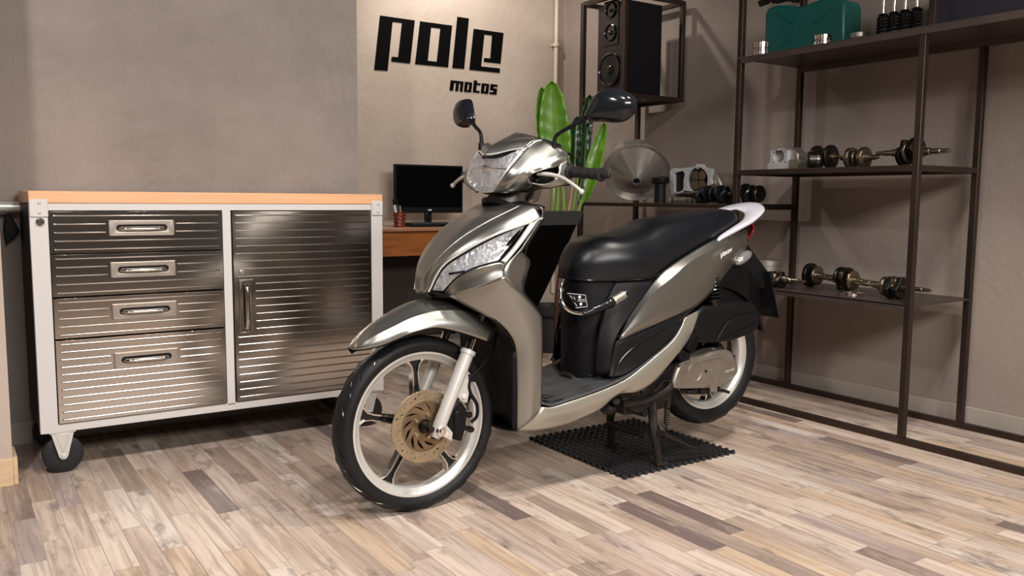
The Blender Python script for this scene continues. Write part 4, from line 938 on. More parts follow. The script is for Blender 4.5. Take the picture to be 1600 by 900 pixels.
# floorboard: near edge follows the strip
fe = [Bk.B(u, v, o) for u, v, o in ((846, 630, .172), (863, 634, .176), (892, 625, .179), (920, 615.5, .181), (950, 604, .182), (982, 588, .182), (1022, 556, .18), (1051, 530, .176), (1066, 506, .172))]
fi = [np.array((p[0]+(.0 if i else 0), Y0-.10, max(p[2]+.004, .306))) for i, p in enumerate(fe)]
fc_ = [np.array((p[0], Y0, q[2]+.002)) for p, q in zip(fe, fi)]
fi = [np.array((p[0], p[1], min(p[2], .36))) for p in fi]; fc_ = [np.array((p[0], p[1], min(p[2], .36))) for p in fc_]
obj('floorboard', G().grid(loft([fe, fi, fc_, Bk.mir(fi), Bk.mir(fe)], 40, 5)), M['foot_rubber'], sc, solid=.006)
g = G()
for u, v in ((854, 623), (968, 589), (921, 587), (864, 562)):
    p = Bk.B(u, v, .15 if u != 864 else -.06); p[2] += .004; g.lathe([(0, .008), (.003, .007)], (p[0], p[1], p[2]-.003), (0, 0, 1), 14)
for k in range(13):
    x_ = 1.62+k*.013; g.bar((x_, Y0-.10, .3155+.0), (x_+.02, Y0-.165, .3135), .003, .003)
pt_ = [(1.535, -.13), (1.56, -.165), (1.62, -.15), (1.60, -.10), (1.57, -.06), (1.57, .06), (1.60, .10), (1.62, .15), (1.56, .165)]
g.tube([(x_, Y0+y_2, .3165) for x_, y_2 in pt_], .0022, 5, 3); g.tube([(x_-.01+.03, Y0+y_2*.7, .3165) for x_, y_2 in pt_], .0022, 5, 3)
obj('floor_relief', g, M['black_pl'], sc)
# raised far corner of the floor
obj('floor_upstand', G().grid(loft([[(1.69, Y0-.13, .31), (1.66, Y0-.05, .31), (1.66, Y0+.05, .31), (1.69, Y0+.14, .31)], [(1.735, Y0-.125, .335), (1.71, Y0-.05, .335), (1.71, Y0+.05, .335), (1.735, Y0+.13, .335)]], 20, 4)), M['foot_rubber'], sc, solid=.004)

# ---- seat box
def ring(xf, xb, hw, z, n=28, hwb=None, e=3.2):
    out = []; hwb = hwb or hw
    for k in range(n):
        a = 2*PI*k/n; c_, s_ = math.cos(a), math.sin(a); q = 2/e
        x_ = (xf+xb)/2-(xb-xf)/2*math.copysign(abs(c_)**q, c_); t_ = (x_-xf)/(xb-xf); w_ = hw*(1-t_)+hwb*t_
        out.append(np.array((x_, Y0-w_*math.copysign(abs(s_)**q, s_), z)))
    return out
rg_ = [ring(1.752, 2.15, .112, .30, hwb=.15, e=2.5), ring(1.747, 2.15, .110, .36, hwb=.15, e=2.5), ring(1.742, 2.2, .110, .48, hwb=.155, e=2.5), ring(1.738, 2.25, .110, .60, hwb=.155, e=2.5), ring(1.738, 2.3, .112, .69, hwb=.145, e=2.5)]
A = np.array(rg_); A = np.stack([catmull(A[:, j], 5) for j in range(A.shape[1])], 1); A = np.concatenate([A, A[:, :1]], 1)
g = G().grid(A); n_ = A.shape[1]
g.add([p for p in rg_[-1]], [tuple(range(len(rg_[-1])))])
sb = obj('seat_box', g, M['black_pl'], sc, sharp=40)
# side black panel under the rear cowl
S1 = Bk.L((951, 583, .150), (955, 560, .152), (962, 534, .156), (969, 529, .160), (1010, 513, .163), (1052, 495, .162), (1094, 474, .153))
S2 = Bk.L((951, 586, .158), (970, 577, .166), (990, 562, .172), (1012, 546, .174), (1036, 527, .173), (1056, 508, .170), (1074, 492, .166))
S3 = Bk.L((951, 588, .164), (968, 588, .170), (985, 580, .176), (1006, 566, .178), (1033, 545, .177), (1056, 520, .174), (1070, 497, .170))
obj2('lower_side_panel', shell(Bk, [S1, S2, S3], 30, 5), M['black_pl'], sc, solid=.003)
for f_ in (lambda A: np.array(A), Bk.mir): obj('panel_seam', G().tube(f_(Bk.L((957, 590, .172), (972, 560, .172), (1000, 535, .176), (1035, 514, .174), (1066, 502, .172))), .002, 6, 5), M['black_gl'], sc)
SB0 = Bk.L((930, 586, .118), (932, 540, .114), (944, 480, .112), (962, 441, .115)); SB1 = Bk.L((952, 584, .152), (960, 535, .156), (984, 492, .150), (1022, 440, .144))
obj2('seat_box_side', shell(Bk, [SB0, [(a+b)/2+Bk.eo*.006 for a, b in zip(SB0, SB1)], SB1], 20, 5), M['black_pl'], sc, solid=.003)
# sticker with white outline on the seat box
a, b, c, d = Bk.B(886, 458, .112), Bk.B(914, 461, .112), Bk.B(917, 479, .112), Bk.B(899, 481, .112)
g = G().prism([a, b, c, d], Bk.eo*.0012); st_ = obj('warning_sticker', g, M['black_gl'], sc)
g = G(); off = Bk.eo*.0018
for p, q in ((a, b), (b, c), (c, d)): g.bar(p+off, q+off, .0012, .0012)
for u, v, rr_ in ((905, 464, .005), (907, 475, .005)): g.lathe([(0, rr_), (.0006, rr_)], Bk.B(u, v, .113)+off, Bk.eo, 14)
for u0, v0, u1, v1 in ((890, 462, 894, 466), (896, 464, 898, 468), (902, 470, 914, 471), (897, 473, 901, 478), (903, 468, 914, 468)): g.bar(Bk.B(u0, v0, .113)+off, Bk.B(u1, v1, .113)+off, .0014, .0012)
obj('sticker_print', g, M['white'], st_)

# ---- rear side cowl
H1 = Bk.L((967, 530, .160), (982, 497, .150), (1005, 463, .147), (1022, 440, .146), (1039, 422, .143), (1065, 404, .137), (1109, 378, .130), (1138, 368, .115), (1166, 358, .085))
H2 = Bk.L((967.5, 530, .163), (986, 505, .172), (1012, 469, .174), (1030, 450, .172), (1050, 434, .168), (1080, 408, .160), (1120, 386, .148), (1145, 374, .128), (1168, 364, .095))
H3 = Bk.L((968, 530.5, .164), (995, 511, .178), (1022, 492, .180), (1045, 474, .178), (1066, 458, .174), (1092, 438, .165), (1125, 415, .148), (1146, 395, .126), (1168, 374, .095))
H4 = Bk.L((969, 531, .163), (1008, 514, .168), (1030, 505, .168), (1051, 496, .166), (1073, 486, .162), (1095, 473, .154), (1120, 447, .136), (1141, 419, .112), (1165, 391, .085))
g = G()
A = loft([H1, H2], 50, 5); g.grid(A); g.grid(Bk.mir(A), True)
A = loft([H2, H3, H4], 50, 6); g.grid(A); g.grid(Bk.mir(A), True)
# rounded rear end joining both sides
e1_ = [H1[-1], H2[-1], H3[-1], H4[-1]]; e2_ = [np.array((p[0]+.055, Y0, p[2]-.005)) for p in e1_]
A = loft([e1_, [np.array((p[0]+.042, Y0-.045, p[2]-.003)) for p in e1_], e2_, [np.array((p[0]+.042, Y0+.045, p[2]-.003)) for p in e1_], list(Bk.mir(e1_))], 10, 5); g.grid(A)
rc = obj('rear_cowl', g, M['silver'], sc, solid=.003, sharp=16)
# model badge
o1 = Bk.B(1119, 404, .152); o2 = Bk.B(1153, 384, .132); ex = o2-o1; Lb = np.linalg.norm(ex); ex /= Lb; ey = np.array((0, 0, 1.)); ey = ey-ex*np.dot(ex, ey); ey /= np.linalg.norm(ey)
if np.dot(np.cross(ex, ey), Bk.eo) < 0: pass
o1 = o1+Bk.eo*.016
vs, fs = text_geo('V', .030, o1-ey*.004, ex*1.05, ey, .0015, .5); vs2, fs2 = text_geo('ISION', .0175, o1+ex*.021+ey*.0015, ex*1.25, ey, .0015, .5)
bdg = obj('model_badge', G().add(vs, fs).add(vs2, fs2), M['white'], rc)
# rear mass between the cowls (tail underside, battery tray)
g = G().grid(loft([[np.array((p[0], Y0-(Y0-p[1])*.9, p[2]+.004)) for p in rs(H4, 12)], [np.array((p[0], Y0, p[2]+.01)) for p in rs(H4, 12)], [np.array((p[0], Y0+(Y0-p[1])*.9, p[2]+.004)) for p in rs(H4, 12)]], 20, 4))
obj('tail_underside', g, M['black_pl'], sc, solid=.003)

# ---- seat
ss = []  # x, z_top, half width top, z_shoulder, half width max, z_bottom
for x_, zt_, w1, zs_, w2, zb_ in ((1.729, .704, .008, .698, .012, .691), (1.733, .728, .018, .712, .030, .687), (1.744, .758, .030, .724, .052, .685), (1.762, .784, .045, .735, .075, .684), (1.795, .811, .064, .745, .099, .683), (1.85, .827, .086, .751, .124, .683), (1.92, .826, .105, .750, .142, .684), (2.0, .842, .105, .752, .145, .687), (2.06, .868, .098, .768, .143, .706), (2.12, .884, .095, .790, .138, .732), (2.2, .893, .095, .812, .134, .765), (2.3, .905, .088, .836, .126, .802), (2.4, .915, .078, .860, .112, .835), (2.47, .916, .065, .876, .092, .858), (2.498, .898, .045, .884, .062, .872)):
    R_ = []
    for s_ in (1, -1):
        h_ = [(0, zt_), (w1*.6, zt_-.002), (w1, zt_-(zt_-zs_)*.16), (w1+(w2-w1)*.62, zt_-(zt_-zs_)*.50), (w2, zs_), (w2*.985, (zs_+zb_)/2), (w2*.93, zb_)]
        R_.append([np.array((x_, Y0-s_*o_, z_)) for o_, z_ in h_])
    row = R_[0][::-1]+R_[1][1:]; ss.append(row)
A = loft(ss, 33, 5); g = G().grid(A)
g.add([p for p in A[0]], [tuple(range(33))]); g.add([p for p in A[-1]], [tuple(range(33))])
g.grid(np.stack([A[:, 0], A[:, -1]], 1))
seat = obj('seat', g, M['vinyl'], sc, sharp=50)
g = G().tube([A[i, 0]+np.array((0, -.001, -.002)) for i in range(4, A.shape[0]-2, 3)], .0035, 6, 2).tube([A[i, -1]+np.array((0, .001, -.002)) for i in range(4, A.shape[0]-2, 3)], .0035, 6, 2)
obj('seat_piping', g, M['black_gl'], seat)

# ---- grab rail
def gr(o_, x_, z_, w_, t_, tilt=0): return x_, o_, z_, w_, t_, tilt
sec = [(2.325, .128, .803, .012, .010), (2.35, .130, .818, .024, .016), (2.42, .130, .846, .036, .020), (2.50, .118, .874, .050, .022), (2.57, .085, .905, .075, .022), (2.60, .04, .922, .095, .020), (2.61, 0, .927, .100, .020)]
ctr = [np.array((x_, Y0-o_, z_)) for x_, o_, z_, w_, t_ in sec]; allc = ctr+[Bk.mir(c_) for c_ in ctr[-2::-1]]; wt = [(s_[3], s_[4]) for s_ in sec]; wt = wt+wt[-2::-1]
rows = []
for i, c_ in enumerate(allc):
    d_ = allc[min(i+1, len(allc)-1)]-allc[max(i-1, 0)]; d_ /= np.linalg.norm(d_)
    up = np.array((-.25, 0, 1.)); sd = np.cross(d_, up); sd /= np.linalg.norm(sd); up = np.cross(sd, d_)
    if sd[0] < 0 and i not in (0,): pass
    w_, t_ = wt[i]; rows.append([c_+sd*w_/2*math.cos(a)+up*t_/2*(math.copysign(abs(math.sin(a))**.8, math.sin(a))) for a in np.linspace(0, 2*PI, 15)])
A = np.array(rows); A = np.stack([catmull(A[:, j], 5) for j in range(15)], 1)
g = G().grid(A); g.add(list(A[0][:-1]), [tuple(range(14))]); g.add(list(A[-1][:-1]), [tuple(range(14))])
obj('grab_rail', g, M['white_plastic'], sc, sharp=50)
g = G().cyl(Bk.B(1139, 366, .125), Bk.B(1139, 371, .125), .006).cyl(Bk.B(1172, 340, .05), Bk.B(1172, 348, .05), .006)
obj('rail_bolt', g, M['chrome'], sc)
# tail light
tl = [[np.array((x_+.03*(1-abs(o_)/.09), Y0-o_, z_)) for o_ in np.linspace(.09, -.09, 9)] for x_, z_ in ((2.545, .868), (2.565, .852), (2.56, .828), (2.53, .800))]
obj('tail_light', G().grid(loft(tl, 20, 4)), M['red_lens'], sc, solid=.004)
g = G().prism([np.array(p) for p in ((2.30, Y0-.11, .80), (2.55, Y0-.085, .862), (2.58, Y0-.05, .87), (2.55, Y0-.08, .795), (2.45, Y0-.115, .78))], (0, .16, 0)); obj('tail_core', g, M['black_pl'], sc)
# rear indicators
for s_ in (1, -1):
    c_ = Bk.B(1160, 403, .095); d_ = np.array((.86, 0, .42)); d_ /= np.linalg.norm(d_)
    Rt = np.array([[d_[0], 0, -d_[2]], [0, 1, 0], [d_[2], 0, d_[0]]])
    g = G().ell(c_ if s_ > 0 else Bk.mir(c_), (.050, .026, .020), 20, Rt); obj('rear_turn_signal', g, M['smoke'], sc)
# number plate, holder, mudguard
pc_ = np.array((2.71, Y0, .58)); up = np.array((.34, 0, -.94)); sd = np.array((0, 1., 0)); nn = np.cross(sd, up)
def plq(a, b): return pc_+sd*a+up*b
obj('number_plate', G().prism([plq(-.085, -.10), plq(.085, -.10), plq(.085, .10), plq(-.085, .10)], nn*.004), M['black_gl'], sc, bevel=.001)
g = G().hull8([(2.50, Y0-.06, .74), (2.50, Y0+.06, .74), (2.56, Y0+.05, .80), (2.56, Y0-.05, .80)], [(2.69, Y0-.05, .60), (2.69, Y0+.05, .60), (2.72, Y0+.05, .66), (2.72, Y0-.05, .66)])
obj('plate_holder', g, M['black_pl'], sc, bevel=.006)
mg_ = [[np.array((x_, Y0-o_, z_-abs(o_)*.25)) for o_ in (.075, .04, 0, -.04, -.075)] for x_, z_ in ((2.30, .63), (2.42, .645), (2.53, .61), (2.60, .56), (2.645, .50), (2.66, .455))]
obj('rear_mudguard', G().grid(loft(mg_, 16, 5)), M['black_pl'], sc, solid=.005)
# ---- handle cowl
def HL(*q): return Hb.L(*q)
# visor above headlight
V0 = HL((752, 243, 0), (764, 230, 0), (781, 215, 0), (801, 207, 0))
v_low = HL((756, 243, .0), (772, 243.5, .026), (795, 238, .064), (823, 229, .108))
v_mid = HL((772, 226, 0), (790, 224, .036), (810, 220, .072), (832, 221, .115))
v_top = HL((806, 207.5, 0), (818, 209.5, .034), (832, 214, .07), (846, 219, .118))
vb = HL((801, 207, 0), (822, 211, .0), (850, 220, .02), (870, 232, .05))
g = G(); A = loft([v_low, v_mid, v_top], 24, 6); g.grid(A); g.grid(Hb.mir(A), True)
obj('headlight_visor', g, M['silver'], sc, solid=.003, sharp=40)
g = G(); lp = rs(v_low, 20); lp2 = np.concatenate([Hb.mir(lp)[::-1], lp[1:]])-np.array((0, 0, .004)); g.tube(lp2, .005, 6, 1); obj('visor_lip', g, M['black_pl'], sc)
# side cowl: from lens edge to the grip
c1 = HL((846, 219, .118), (824, 231, .113), (806, 252, .108), (793, 268, .100), (782, 286, .078), (772, 300, .045))
c2 = HL((852, 221, .136), (836, 240, .138), (820, 258, .134), (806, 274, .124), (794, 289, .100), (786, 301, .06))
c3 = HL((862, 226, .155), (858, 240, .164), (846, 251, .160), (832, 262, .150), (815, 278, .130), (800, 300, .085))
c4 = HL((875, 231, .172), (877, 240, .184), (870, 248, .186), (855, 258, .174), (832, 272, .155), (815, 298, .10))
c5 = HL((887, 237, .180), (887, 245, .192), (886, 252, .194), (872, 260, .185), (829, 272, .160), (830, 292, .115))
g = G(); A = loft([c1, c2, c3, c4, c5], 26, 5); g.grid(A); g.grid(Hb.mir(A), True)
# around the lever opening
d1 = HL((886, 252, .194), (884, 258, .194), (874, 261, .187), (829, 271, .160)); d2 = HL((887.5, 258, .195), (886, 264, .194), (873.5, 262, .187), (872, 262, .187))
e_r = [HL((887, 250, .195), (887.5, 262, .195), (887, 275, .195), (884, 288, .190)), HL((876, 255, .188), (873, 262, .188), (872, 270, .188), (866, 282, .182))]
A = loft(e_r, 14, 4); g.grid(A); g.grid(Hb.mir(A), True)
e_b = [HL((829, 285, .145), (848, 288, .160), (862, 283, .176), (868, 276, .186)), HL((829, 293, .125), (850, 295, .150), (870, 292, .175), (885, 288, .190))]
A = loft(e_b, 14, 4); g.grid(A); g.grid(Hb.mir(A), True)
e_l = [HL((829, 270, .150), (827, 278, .147), (829, 287, .143)), HL((818, 276, .125), (816, 286, .110), (822, 294, .100))]
A = loft(e_l, 10, 3); g.grid(A); g.grid(Hb.mir(A), True)
hc = obj('handlebar_cowl', g, M['silver'], sc, solid=.003, sharp=40)
g = G().tube(rs(c1[:1]+HL((837, 221, .117), (824, 230, .112)), 6)+Hb.eo*.002, .002, 6, 1); 
obj('cowl_trim', g, M['silver_flat'], sc)
# rear half / dark core
core = [(.02, .10, .985, 1.075), (.09, .10, .985, 1.10), (.14, .09, .99, 1.085)]
rows = []
for o_, hx, z0_, z1_ in ((.180, .015, 1.000, 1.062), (.155, .025, .997, 1.080), (.125, .035, .992, 1.094), (.08, .05, .988, 1.10), (0, .06, .98, 1.108), (-.08, .05, .988, 1.10), (-.125, .035, .992, 1.094), (-.155, .025, .997, 1.080), (-.180, .015, 1.000, 1.062)):
    xc = .075+.0 if abs(o_) < .1 else .075+(abs(o_)-.1)*.25
    rows.append([Hb.P(xc+hx*math.cos(a), o_, (z0_+z1_)/2+(z1_-z0_)/2*math.sin(a)) for a in np.linspace(0, 2*PI, 17)])
A = np.array(rows); g = G().grid(np.stack([catmull(A[:, j], 4) for j in range(17)], 1)); obj('cowl_core', g, M['black_pl'], sc)
# rear cowl of handlebar (rider side top)
r1 = HL((806, 207.5, 0), (818, 209.5, .034), (832, 214, .07), (846, 219, .118), (862, 226, .155), (875, 231, .172), (887, 237, .182))
r2 = [p+np.array((.075, 0, -.012)) if i < 4 else p+np.array((.035, 0, -.02)) for i, p in enumerate(r1)]
A = loft([r1, r2], 24, 5); g = G().grid(A).grid(Hb.mir(A), True); obj('cowl_rear', g, M['black_pl'], sc, solid=.003)
# underside
u1 = HL((772, 303, .02), (800, 300, .07), (830, 293, .11), (870, 291, .175), (885, 288, .190)); u2 = [p+np.array((.04+.05*(1-i/4), 0, .004)) for i, p in enumerate(u1)]
A = loft([u1, u2], 20, 4); g = G().grid(A).grid(Hb.mir(A), True); obj('cowl_underside', g, M['black_pl'], sc, solid=.003)
# headlight lens: outline rails from top edge to bottom, spanning both sides
def mm(p): return Hb.mir(np.array(p))
def row(q): # q near half points from centre out
    n_ = [np.array(p) for p in q]; return [mm(p) for p in n_[::-1]]+n_[1:]
def HP(a, o, z): return Hb.P(a, o, z)
hl_rows = []
zt_ = v_low[0][2]; a_top = float(np.dot(v_low[0]-Hb.c, Hb.ea))
tipa = HL((818, 232, .108))[0]; ta = float(np.dot(tipa-Hb.c, Hb.ea)); tz = tipa[2]
bt = HL((760, 300, 0))[0]; ba = float(np.dot(bt-Hb.c, Hb.ea)); bz = bt[2]
md = HL((793, 265, .096))[0]; ma = float(np.dot(md-Hb.c, Hb.ea)); mz = md[2]
lw_ = HL((780, 284, .074))[0]; la = float(np.dot(lw_-Hb.c, Hb.ea)); lz = lw_[2]
nose_a = a_top-.016
hl_rows = [row([HP(a_top+.006, 0, zt_+.002), HP(a_top+(ta-a_top)*.35, .036, zt_+.006), HP(a_top+(ta-a_top)*.72, .075, (zt_+tz)/2+.006), HP(ta, .108, tz)]),
           row([HP(a_top-.010, 0, zt_-.030), HP(a_top-.006, .036, zt_-.029), HP((a_top+ma)/2-.004, .074, zt_-.024), HP((ta+ma)/2-.001, .102, (tz+mz)/2)]),
           row([HP(nose_a-.004, 0, mz+.004), HP(nose_a+.002, .034, mz+.003), HP((nose_a+ma)/2-.004, .068, mz+.002), HP(ma, .096, mz)]),
           row([HP(nose_a+.004, 0, lz), HP(nose_a+.008, .026, lz), HP((nose_a+la)/2+.002, .052, lz), HP(la, .074, lz)]),
           row([HP(ba-.002, 0, bz), HP(ba, .014, bz+.001), HP(ba+.001, .026, bz+.002), HP(ba+.002, .038, bz+.004)])]
A = loft(hl_rows, 33, 7); hl = obj('headlight', G().grid(A), M['lens'], sc, solid=.002)
rf_ = []
Ar = A.copy(); nU, nV = Ar.shape[:2]
for i in range(nU):
    for j in range(nV):
        t1, t2 = i/(nU-1), j/(nV-1); dpt = .040*math.sin(PI*t1)**.6*math.sin(PI*t2)**.6; Ar[i, j] += Hb.ea*(dpt+.003)+np.array((0, 0, .001))
obj('headlight_reflector', G().grid(Ar), M['reflector'], hl)
p_ = HP(nose_a+.022, 0, mz+.004); obj('headlight_bulb', G().cyl(p_, p_+Hb.ea*.04, .012).ell(p_, (.012, .012, .012)), M['chrome'], hl)
obj('headlight_bar', G().tube([HP(ma+.003, .090, mz), HP(nose_a+.012, .03, mz+.005), HP(nose_a+.010, 0, mz+.006), HP(nose_a+.012, -.03, mz+.005), HP(ma+.003, -.090, mz)], .003, 6, 5), M['chrome'], hl)
# thin rim round the lens joining to cowl
g = G(); lp = np.concatenate([A[0], A[1:, -1], A[-1][::-1], A[:0:-1, 0]]); g.tube(np.concatenate([lp[::2], lp[:1]]), .0032, 6, 1); obj('headlight_rim', g, M['silver_flat'], hl)
e_c = [rs(A[:, -1], 20)[:20]+Hb.eo*.002, None]
e2c = rs(np.array(c1), 20); A2 = np.stack([e_c[0], e2c], 1); g = G().grid(A2).grid(Hb.mir(A2), True); obj('lens_surround', g, M['silver'], sc, solid=.003)
# neck
g = G(); n0, n1 = Hb.P(-.005, 0, .925), Hb.P(.030, 0, .99)
for t_ in (0,): g.lathe([(-.012, .066), (.0, .064), (.018, .060), (.05, .054), (.085, .060)], n0, n1-n0, 40)
obj('steering_neck', g, M['silver'], sc)
obj('neck_rear', G().prism([Hb.P(.055, -.05, .93), Hb.P(.10, -.05, .94), Hb.P(.13, -.05, 1.0), Hb.P(.08, -.05, 1.0)], Hb.eo*.10), M['warm_silver'], sc, bevel=.01)
obj('neck_boot', G().lathe([(-.02, .070), (-.008, .076), (-.004, .07)], n0, n1-n0, 40), M['black_pl'], sc)
# levers, grips, switch block
for s_ in (1, -1):
    f_ = (lambda p: np.array(p, float)) if s_ > 0 else (lambda p: Hb.mir(np.array(p, float)))
    f0 = f_; f_ = (lambda p, f0=f0: f0(p)+(np.array((.03, 0, .022)) if s_ < 0 else 0))
    lv = [Hb.B(840, 272, .150), Hb.B(852, 272, .175), Hb.B(866, 274, .205), Hb.B(880, 278.5, .24), Hb.B(892, 286, .28), Hb.B(903, 294, .31), Hb.B(909, 300, .325)]
    g = G().tube([f_(p) for p in lv], [.007, .009, .0085, .0075, .007, .0065, .006], 10, 6, flat=.75).ell(f_(Hb.B(908.5, 299.5, .325)), (.0085, .0085, .0085))
    obj('brake_lever', g, M['silver_flat'], sc); f_ = f0
    g0, g1 = Hb.B(890, 268, .195), Hb.B(941, 273, .325); dg = g1-g0; L_g = np.linalg.norm(dg); q0 = f_(g0); dq = f_(g1)-q0
    pr = [(-.006, .020), (.002, .0225), (.007, .0225), (.009, .0165), (.02, .0160)]+[(t, .0168+.0008*math.sin((t-.02)*190)) for t in np.linspace(.025, L_g-.012, 26)]+[(L_g-.010, .0175), (L_g-.008, .021), (L_g-.001, .0215), (L_g, .012)]
    gp = obj('handle_grip', G().lathe(pr, q0, dq, 26), M['rubber'], sc)
    u_ = dq/np.linalg.norm(dq); e0 = q0+dq
    obj('bar_end', G().lathe([(0, .006), (.008, .007), (.009, .011), (.018, .011), (.019, .008), (.028, .009), (.030, .005)], e0, u_, 16), M['engine'], gp)
    a = [f_(p) for p in (Hb.B(830, 268, .13), Hb.B(875, 258, .165), Hb.B(876, 270, .165), Hb.B(860, 290, .155), Hb.B(829, 288, .125))]
    obj('lever_pocket', G().prism(a, Hb.ea*.03), M['black_pl'], sc)
    p_ = f_(Hb.B(843, 276, .148)); obj('lever_pivot', G().cyl(p_-np.array((0, 0, .010)), p_+np.array((0, 0, .010)), .008).ell(f_(Hb.B(838, 282, .142)), (.010, .01, .008)), M['darksteel'], sc)
# mirrors
Mr = Frame(0, 8+23); Mr.c = Hb.B(957, 165, .33)
mo_ = [(914, 184), (917, 174), (923, 162), (931, 149), (945, 140.5), (965, 139), (982, 145), (993, 154), (995.5, 166), (990, 179), (976, 189), (960, 192), (940, 190), (922, 190)]
mo3 = [Mr.A(u, v, 0) for u, v in mo_]; mo3 = catmull(np.array(mo3), 4, True); cen = mo3.mean(0)
for s_ in (1, -1):
    f_ = (lambda p: np.array(p, float)) if s_ > 0 else (lambda p: Hb.mir(np.array(p, float))+np.array((-.022, 0, .022)))
    rows = [cen+(mo3-cen)*k_-Mr.ea*h_ for k_, h_ in ((.985, -.008), (1., -.004), (1., .004), (.97, .014), (.88, .026), (.70, .036), (.42, .042), (.15, .044))]
    A = np.array(rows); A = np.concatenate([A, A[:, :1]], 1); g = G().grid(f_(A)); g.add([p for p in f_(rows[-1])], [tuple(range(len(mo3)))])
    mr_ = obj('mirror', g, M['black_gl'], sc, sharp=60)
    g = G(); gl = cen+(mo3-cen)*.96+Mr.ea*.006; g.add([p for p in f_(gl)], [tuple(range(len(mo3)))]); obj('mirror_glass', g, M['chrome'], mr_)
    st3 = [Hb.B(865, 239, .158), Hb.B(866, 224, .160), Hb.B(868, 214, .164), Hb.B(877, 206, .182), Hb.B(893, 197, .215), Hb.B(909, 187, .245), Hb.B(922, 180, .265)]
    g = G().tube([f_(p) for p in st3], [.0075, .0065, .0060, .0060, .0065, .0075, .009], 10, 6); g.cyl(f_(st3[0])-np.array((0, 0, .004)), f_(st3[1])-np.array((0, 0, .008)), .0125, .0095)
    obj('mirror_stem', g, M['black_pl'], mr_)

# ---- engine and swing arm
def BP(q, o): return [Bk.B(u, v, o) for u, v in q]
cv = [(1060, 574), (1067, 563), (1083, 559), (1100, 556), (1115, 550), (1130, 547), (1143, 549), (1151, 563), (1154, 580), (1147, 591), (1136, 601), (1122, 606), (1108, 607), (1080, 608), (1054, 607), (1053, 594)]
P3 = catmull(np.array(BP(cv, .145)), 3, True)
cg_ = obj('transmission_case', G().prism(list(P3), -Bk.eo*.075), M['alu'], sc, bevel=.010, sharp=30)
g = G().lathe([(0, .036), (.0035, .0355), (.0035, .033), (0, .0325)], Bk.B(1085, 582, .1445), Bk.eo, 40, cap=False, closed=True)
g.tube(BP([(1060, 572), (1085, 566), (1108, 560), (1124, 557), (1134, 561), (1143, 566)], .1435), .006, 8, 6)
g.tube(BP([(1058, 595), (1085, 597), (1105, 598), (1115, 597), (1132, 596), (1147, 587)], .143), .004, 8, 6)
g.tube(BP([(1110, 578), (1116, 584), (1119, 592), (1119, 610)], .143), .004, 8, 6)
g.prism(BP([(1106, 596), (1119, 597), (1119, 612), (1109, 613)], .143), Bk.eo*.006)
obj('case_relief', g, M['alu'], cg_, bevel=.001)
obj('case_bolt', G().cyl(Bk.B(1103, 580, .142), Bk.B(1103, 580, .148), .005), M['darksteel'], cg_)
o1 = Bk.B(1133, 583, .1455); o2 = Bk.B(1150, 577, .1455); ex = o2-o1; ex /= np.linalg.norm(ex); ey = np.array((0, 0, 1.)); ey = ey-ex*np.dot(ex, ey)
vs, fs = text_geo('HONDA', .012, o1, ex*1.15, ey, .0016); obj('maker_lettering', G().add(vs, fs), M['silver_flat'], cg_)
g = G()
g.lathe([(0, .05), (.03, .07), (.10, .07), (.13, .05)], ra-np.array((0, .07, 0))+np.array((0, -.0, 0)), (0, 1, 0), 30)
obj('rear_hub', g, M['engine'], sc)
# crankcase / engine under the floor
g = G().box(1.93, 2.16, Y0-.09, Y0+.10, .20, .40).cyl((1.74, Y0, .30), (1.96, Y0, .31), .062).cyl((1.98, Y0-.12, .27), (1.98, Y0+.12, .27), .062)
eng = obj('engine_block', g, M['engine'], sc, bevel=.01)
g = G()
for k in range(8): g.lathe([(0, .075), (.004, .075)], (1.77+k*.020, Y0, .30), (1, 0, 0), 20)
obj('cooling_fins', g, M['engine'], eng)
g = G()
g.tube(BP([(972, 631), (990, 630), (1012, 625), (1032, 615), (1043, 608), (1048, 600)], .135), .012, 10, 6)
g.cyl(Bk.B(963, 627, .12), Bk.B(963, 627, .145), .012).ell(Bk.B(975, 622, .11), (.03, .02, .018)).ell(Bk.B(950, 638, .10), (.028, .03, .022))
g.tube(BP([(968, 617), (985, 616), (998, 613)], .13), .009, 8, 4).tube(BP([(1000, 611), (1015, 600), (1028, 588)], .12), .012, 8, 4)
g.tube(BP([(1029, 606), (1036, 597), (1046, 595), (1052, 603)], .14), .003, 6, 5)
obj('stand_linkage', g, M['engine'], sc)
g = G().prism(BP([(1038, 580), (1058, 562), (1064, 566), (1055, 595), (1040, 597), (1022, 604), (1018, 594)], .13), -Bk.eo*.05)
obj('case_front', g, M['black_pl'], sc, bevel=.006)
g = G().cyl(Bk.B(1064, 606, .10), Bk.B(1122, 607, .10), .010).prism(BP([(1094, 612), (1106, 593), (1108, 615), (1100, 616)], .13), -Bk.eo*.02).ell(Bk.B(1082, 611, .12), (.03, .01, .008)).tube(BP([(1118, 610), (1128, 610), (1139, 613)], .12), .006, 8, 4)
g.cyl(Bk.B(1060, 613, .11), Bk.B(1100, 614, .11), .006)
obj('brake_linkage', g, M['engine'], sc)
# foot peg
g = G().prism(BP([(1060, 551), (1066, 546), (1079, 552), (1078, 562), (1070, 565), (1062, 560)], .175), -Bk.eo*.03)
pg = obj('foot_peg', g, M['black_pl'], sc, bevel=.003)
g = G(); a, b = Bk.B(1074, 548, .178), Bk.B(1087, 524, .178); d_ = b-a
for k in range(9): p = a+d_*(k+.5)/9; g.bar(p-d_*.045, p+d_*.03, .018+.010, .034)
g.bar(a, b, .02, .026)
obj('peg_rubber', g, M['black_pl'], pg, bevel=.001)
obj('peg_bolt', G().cyl(Bk.B(1068, 554, .176), Bk.B(1068, 554, .181), .005), M['chrome'], pg)
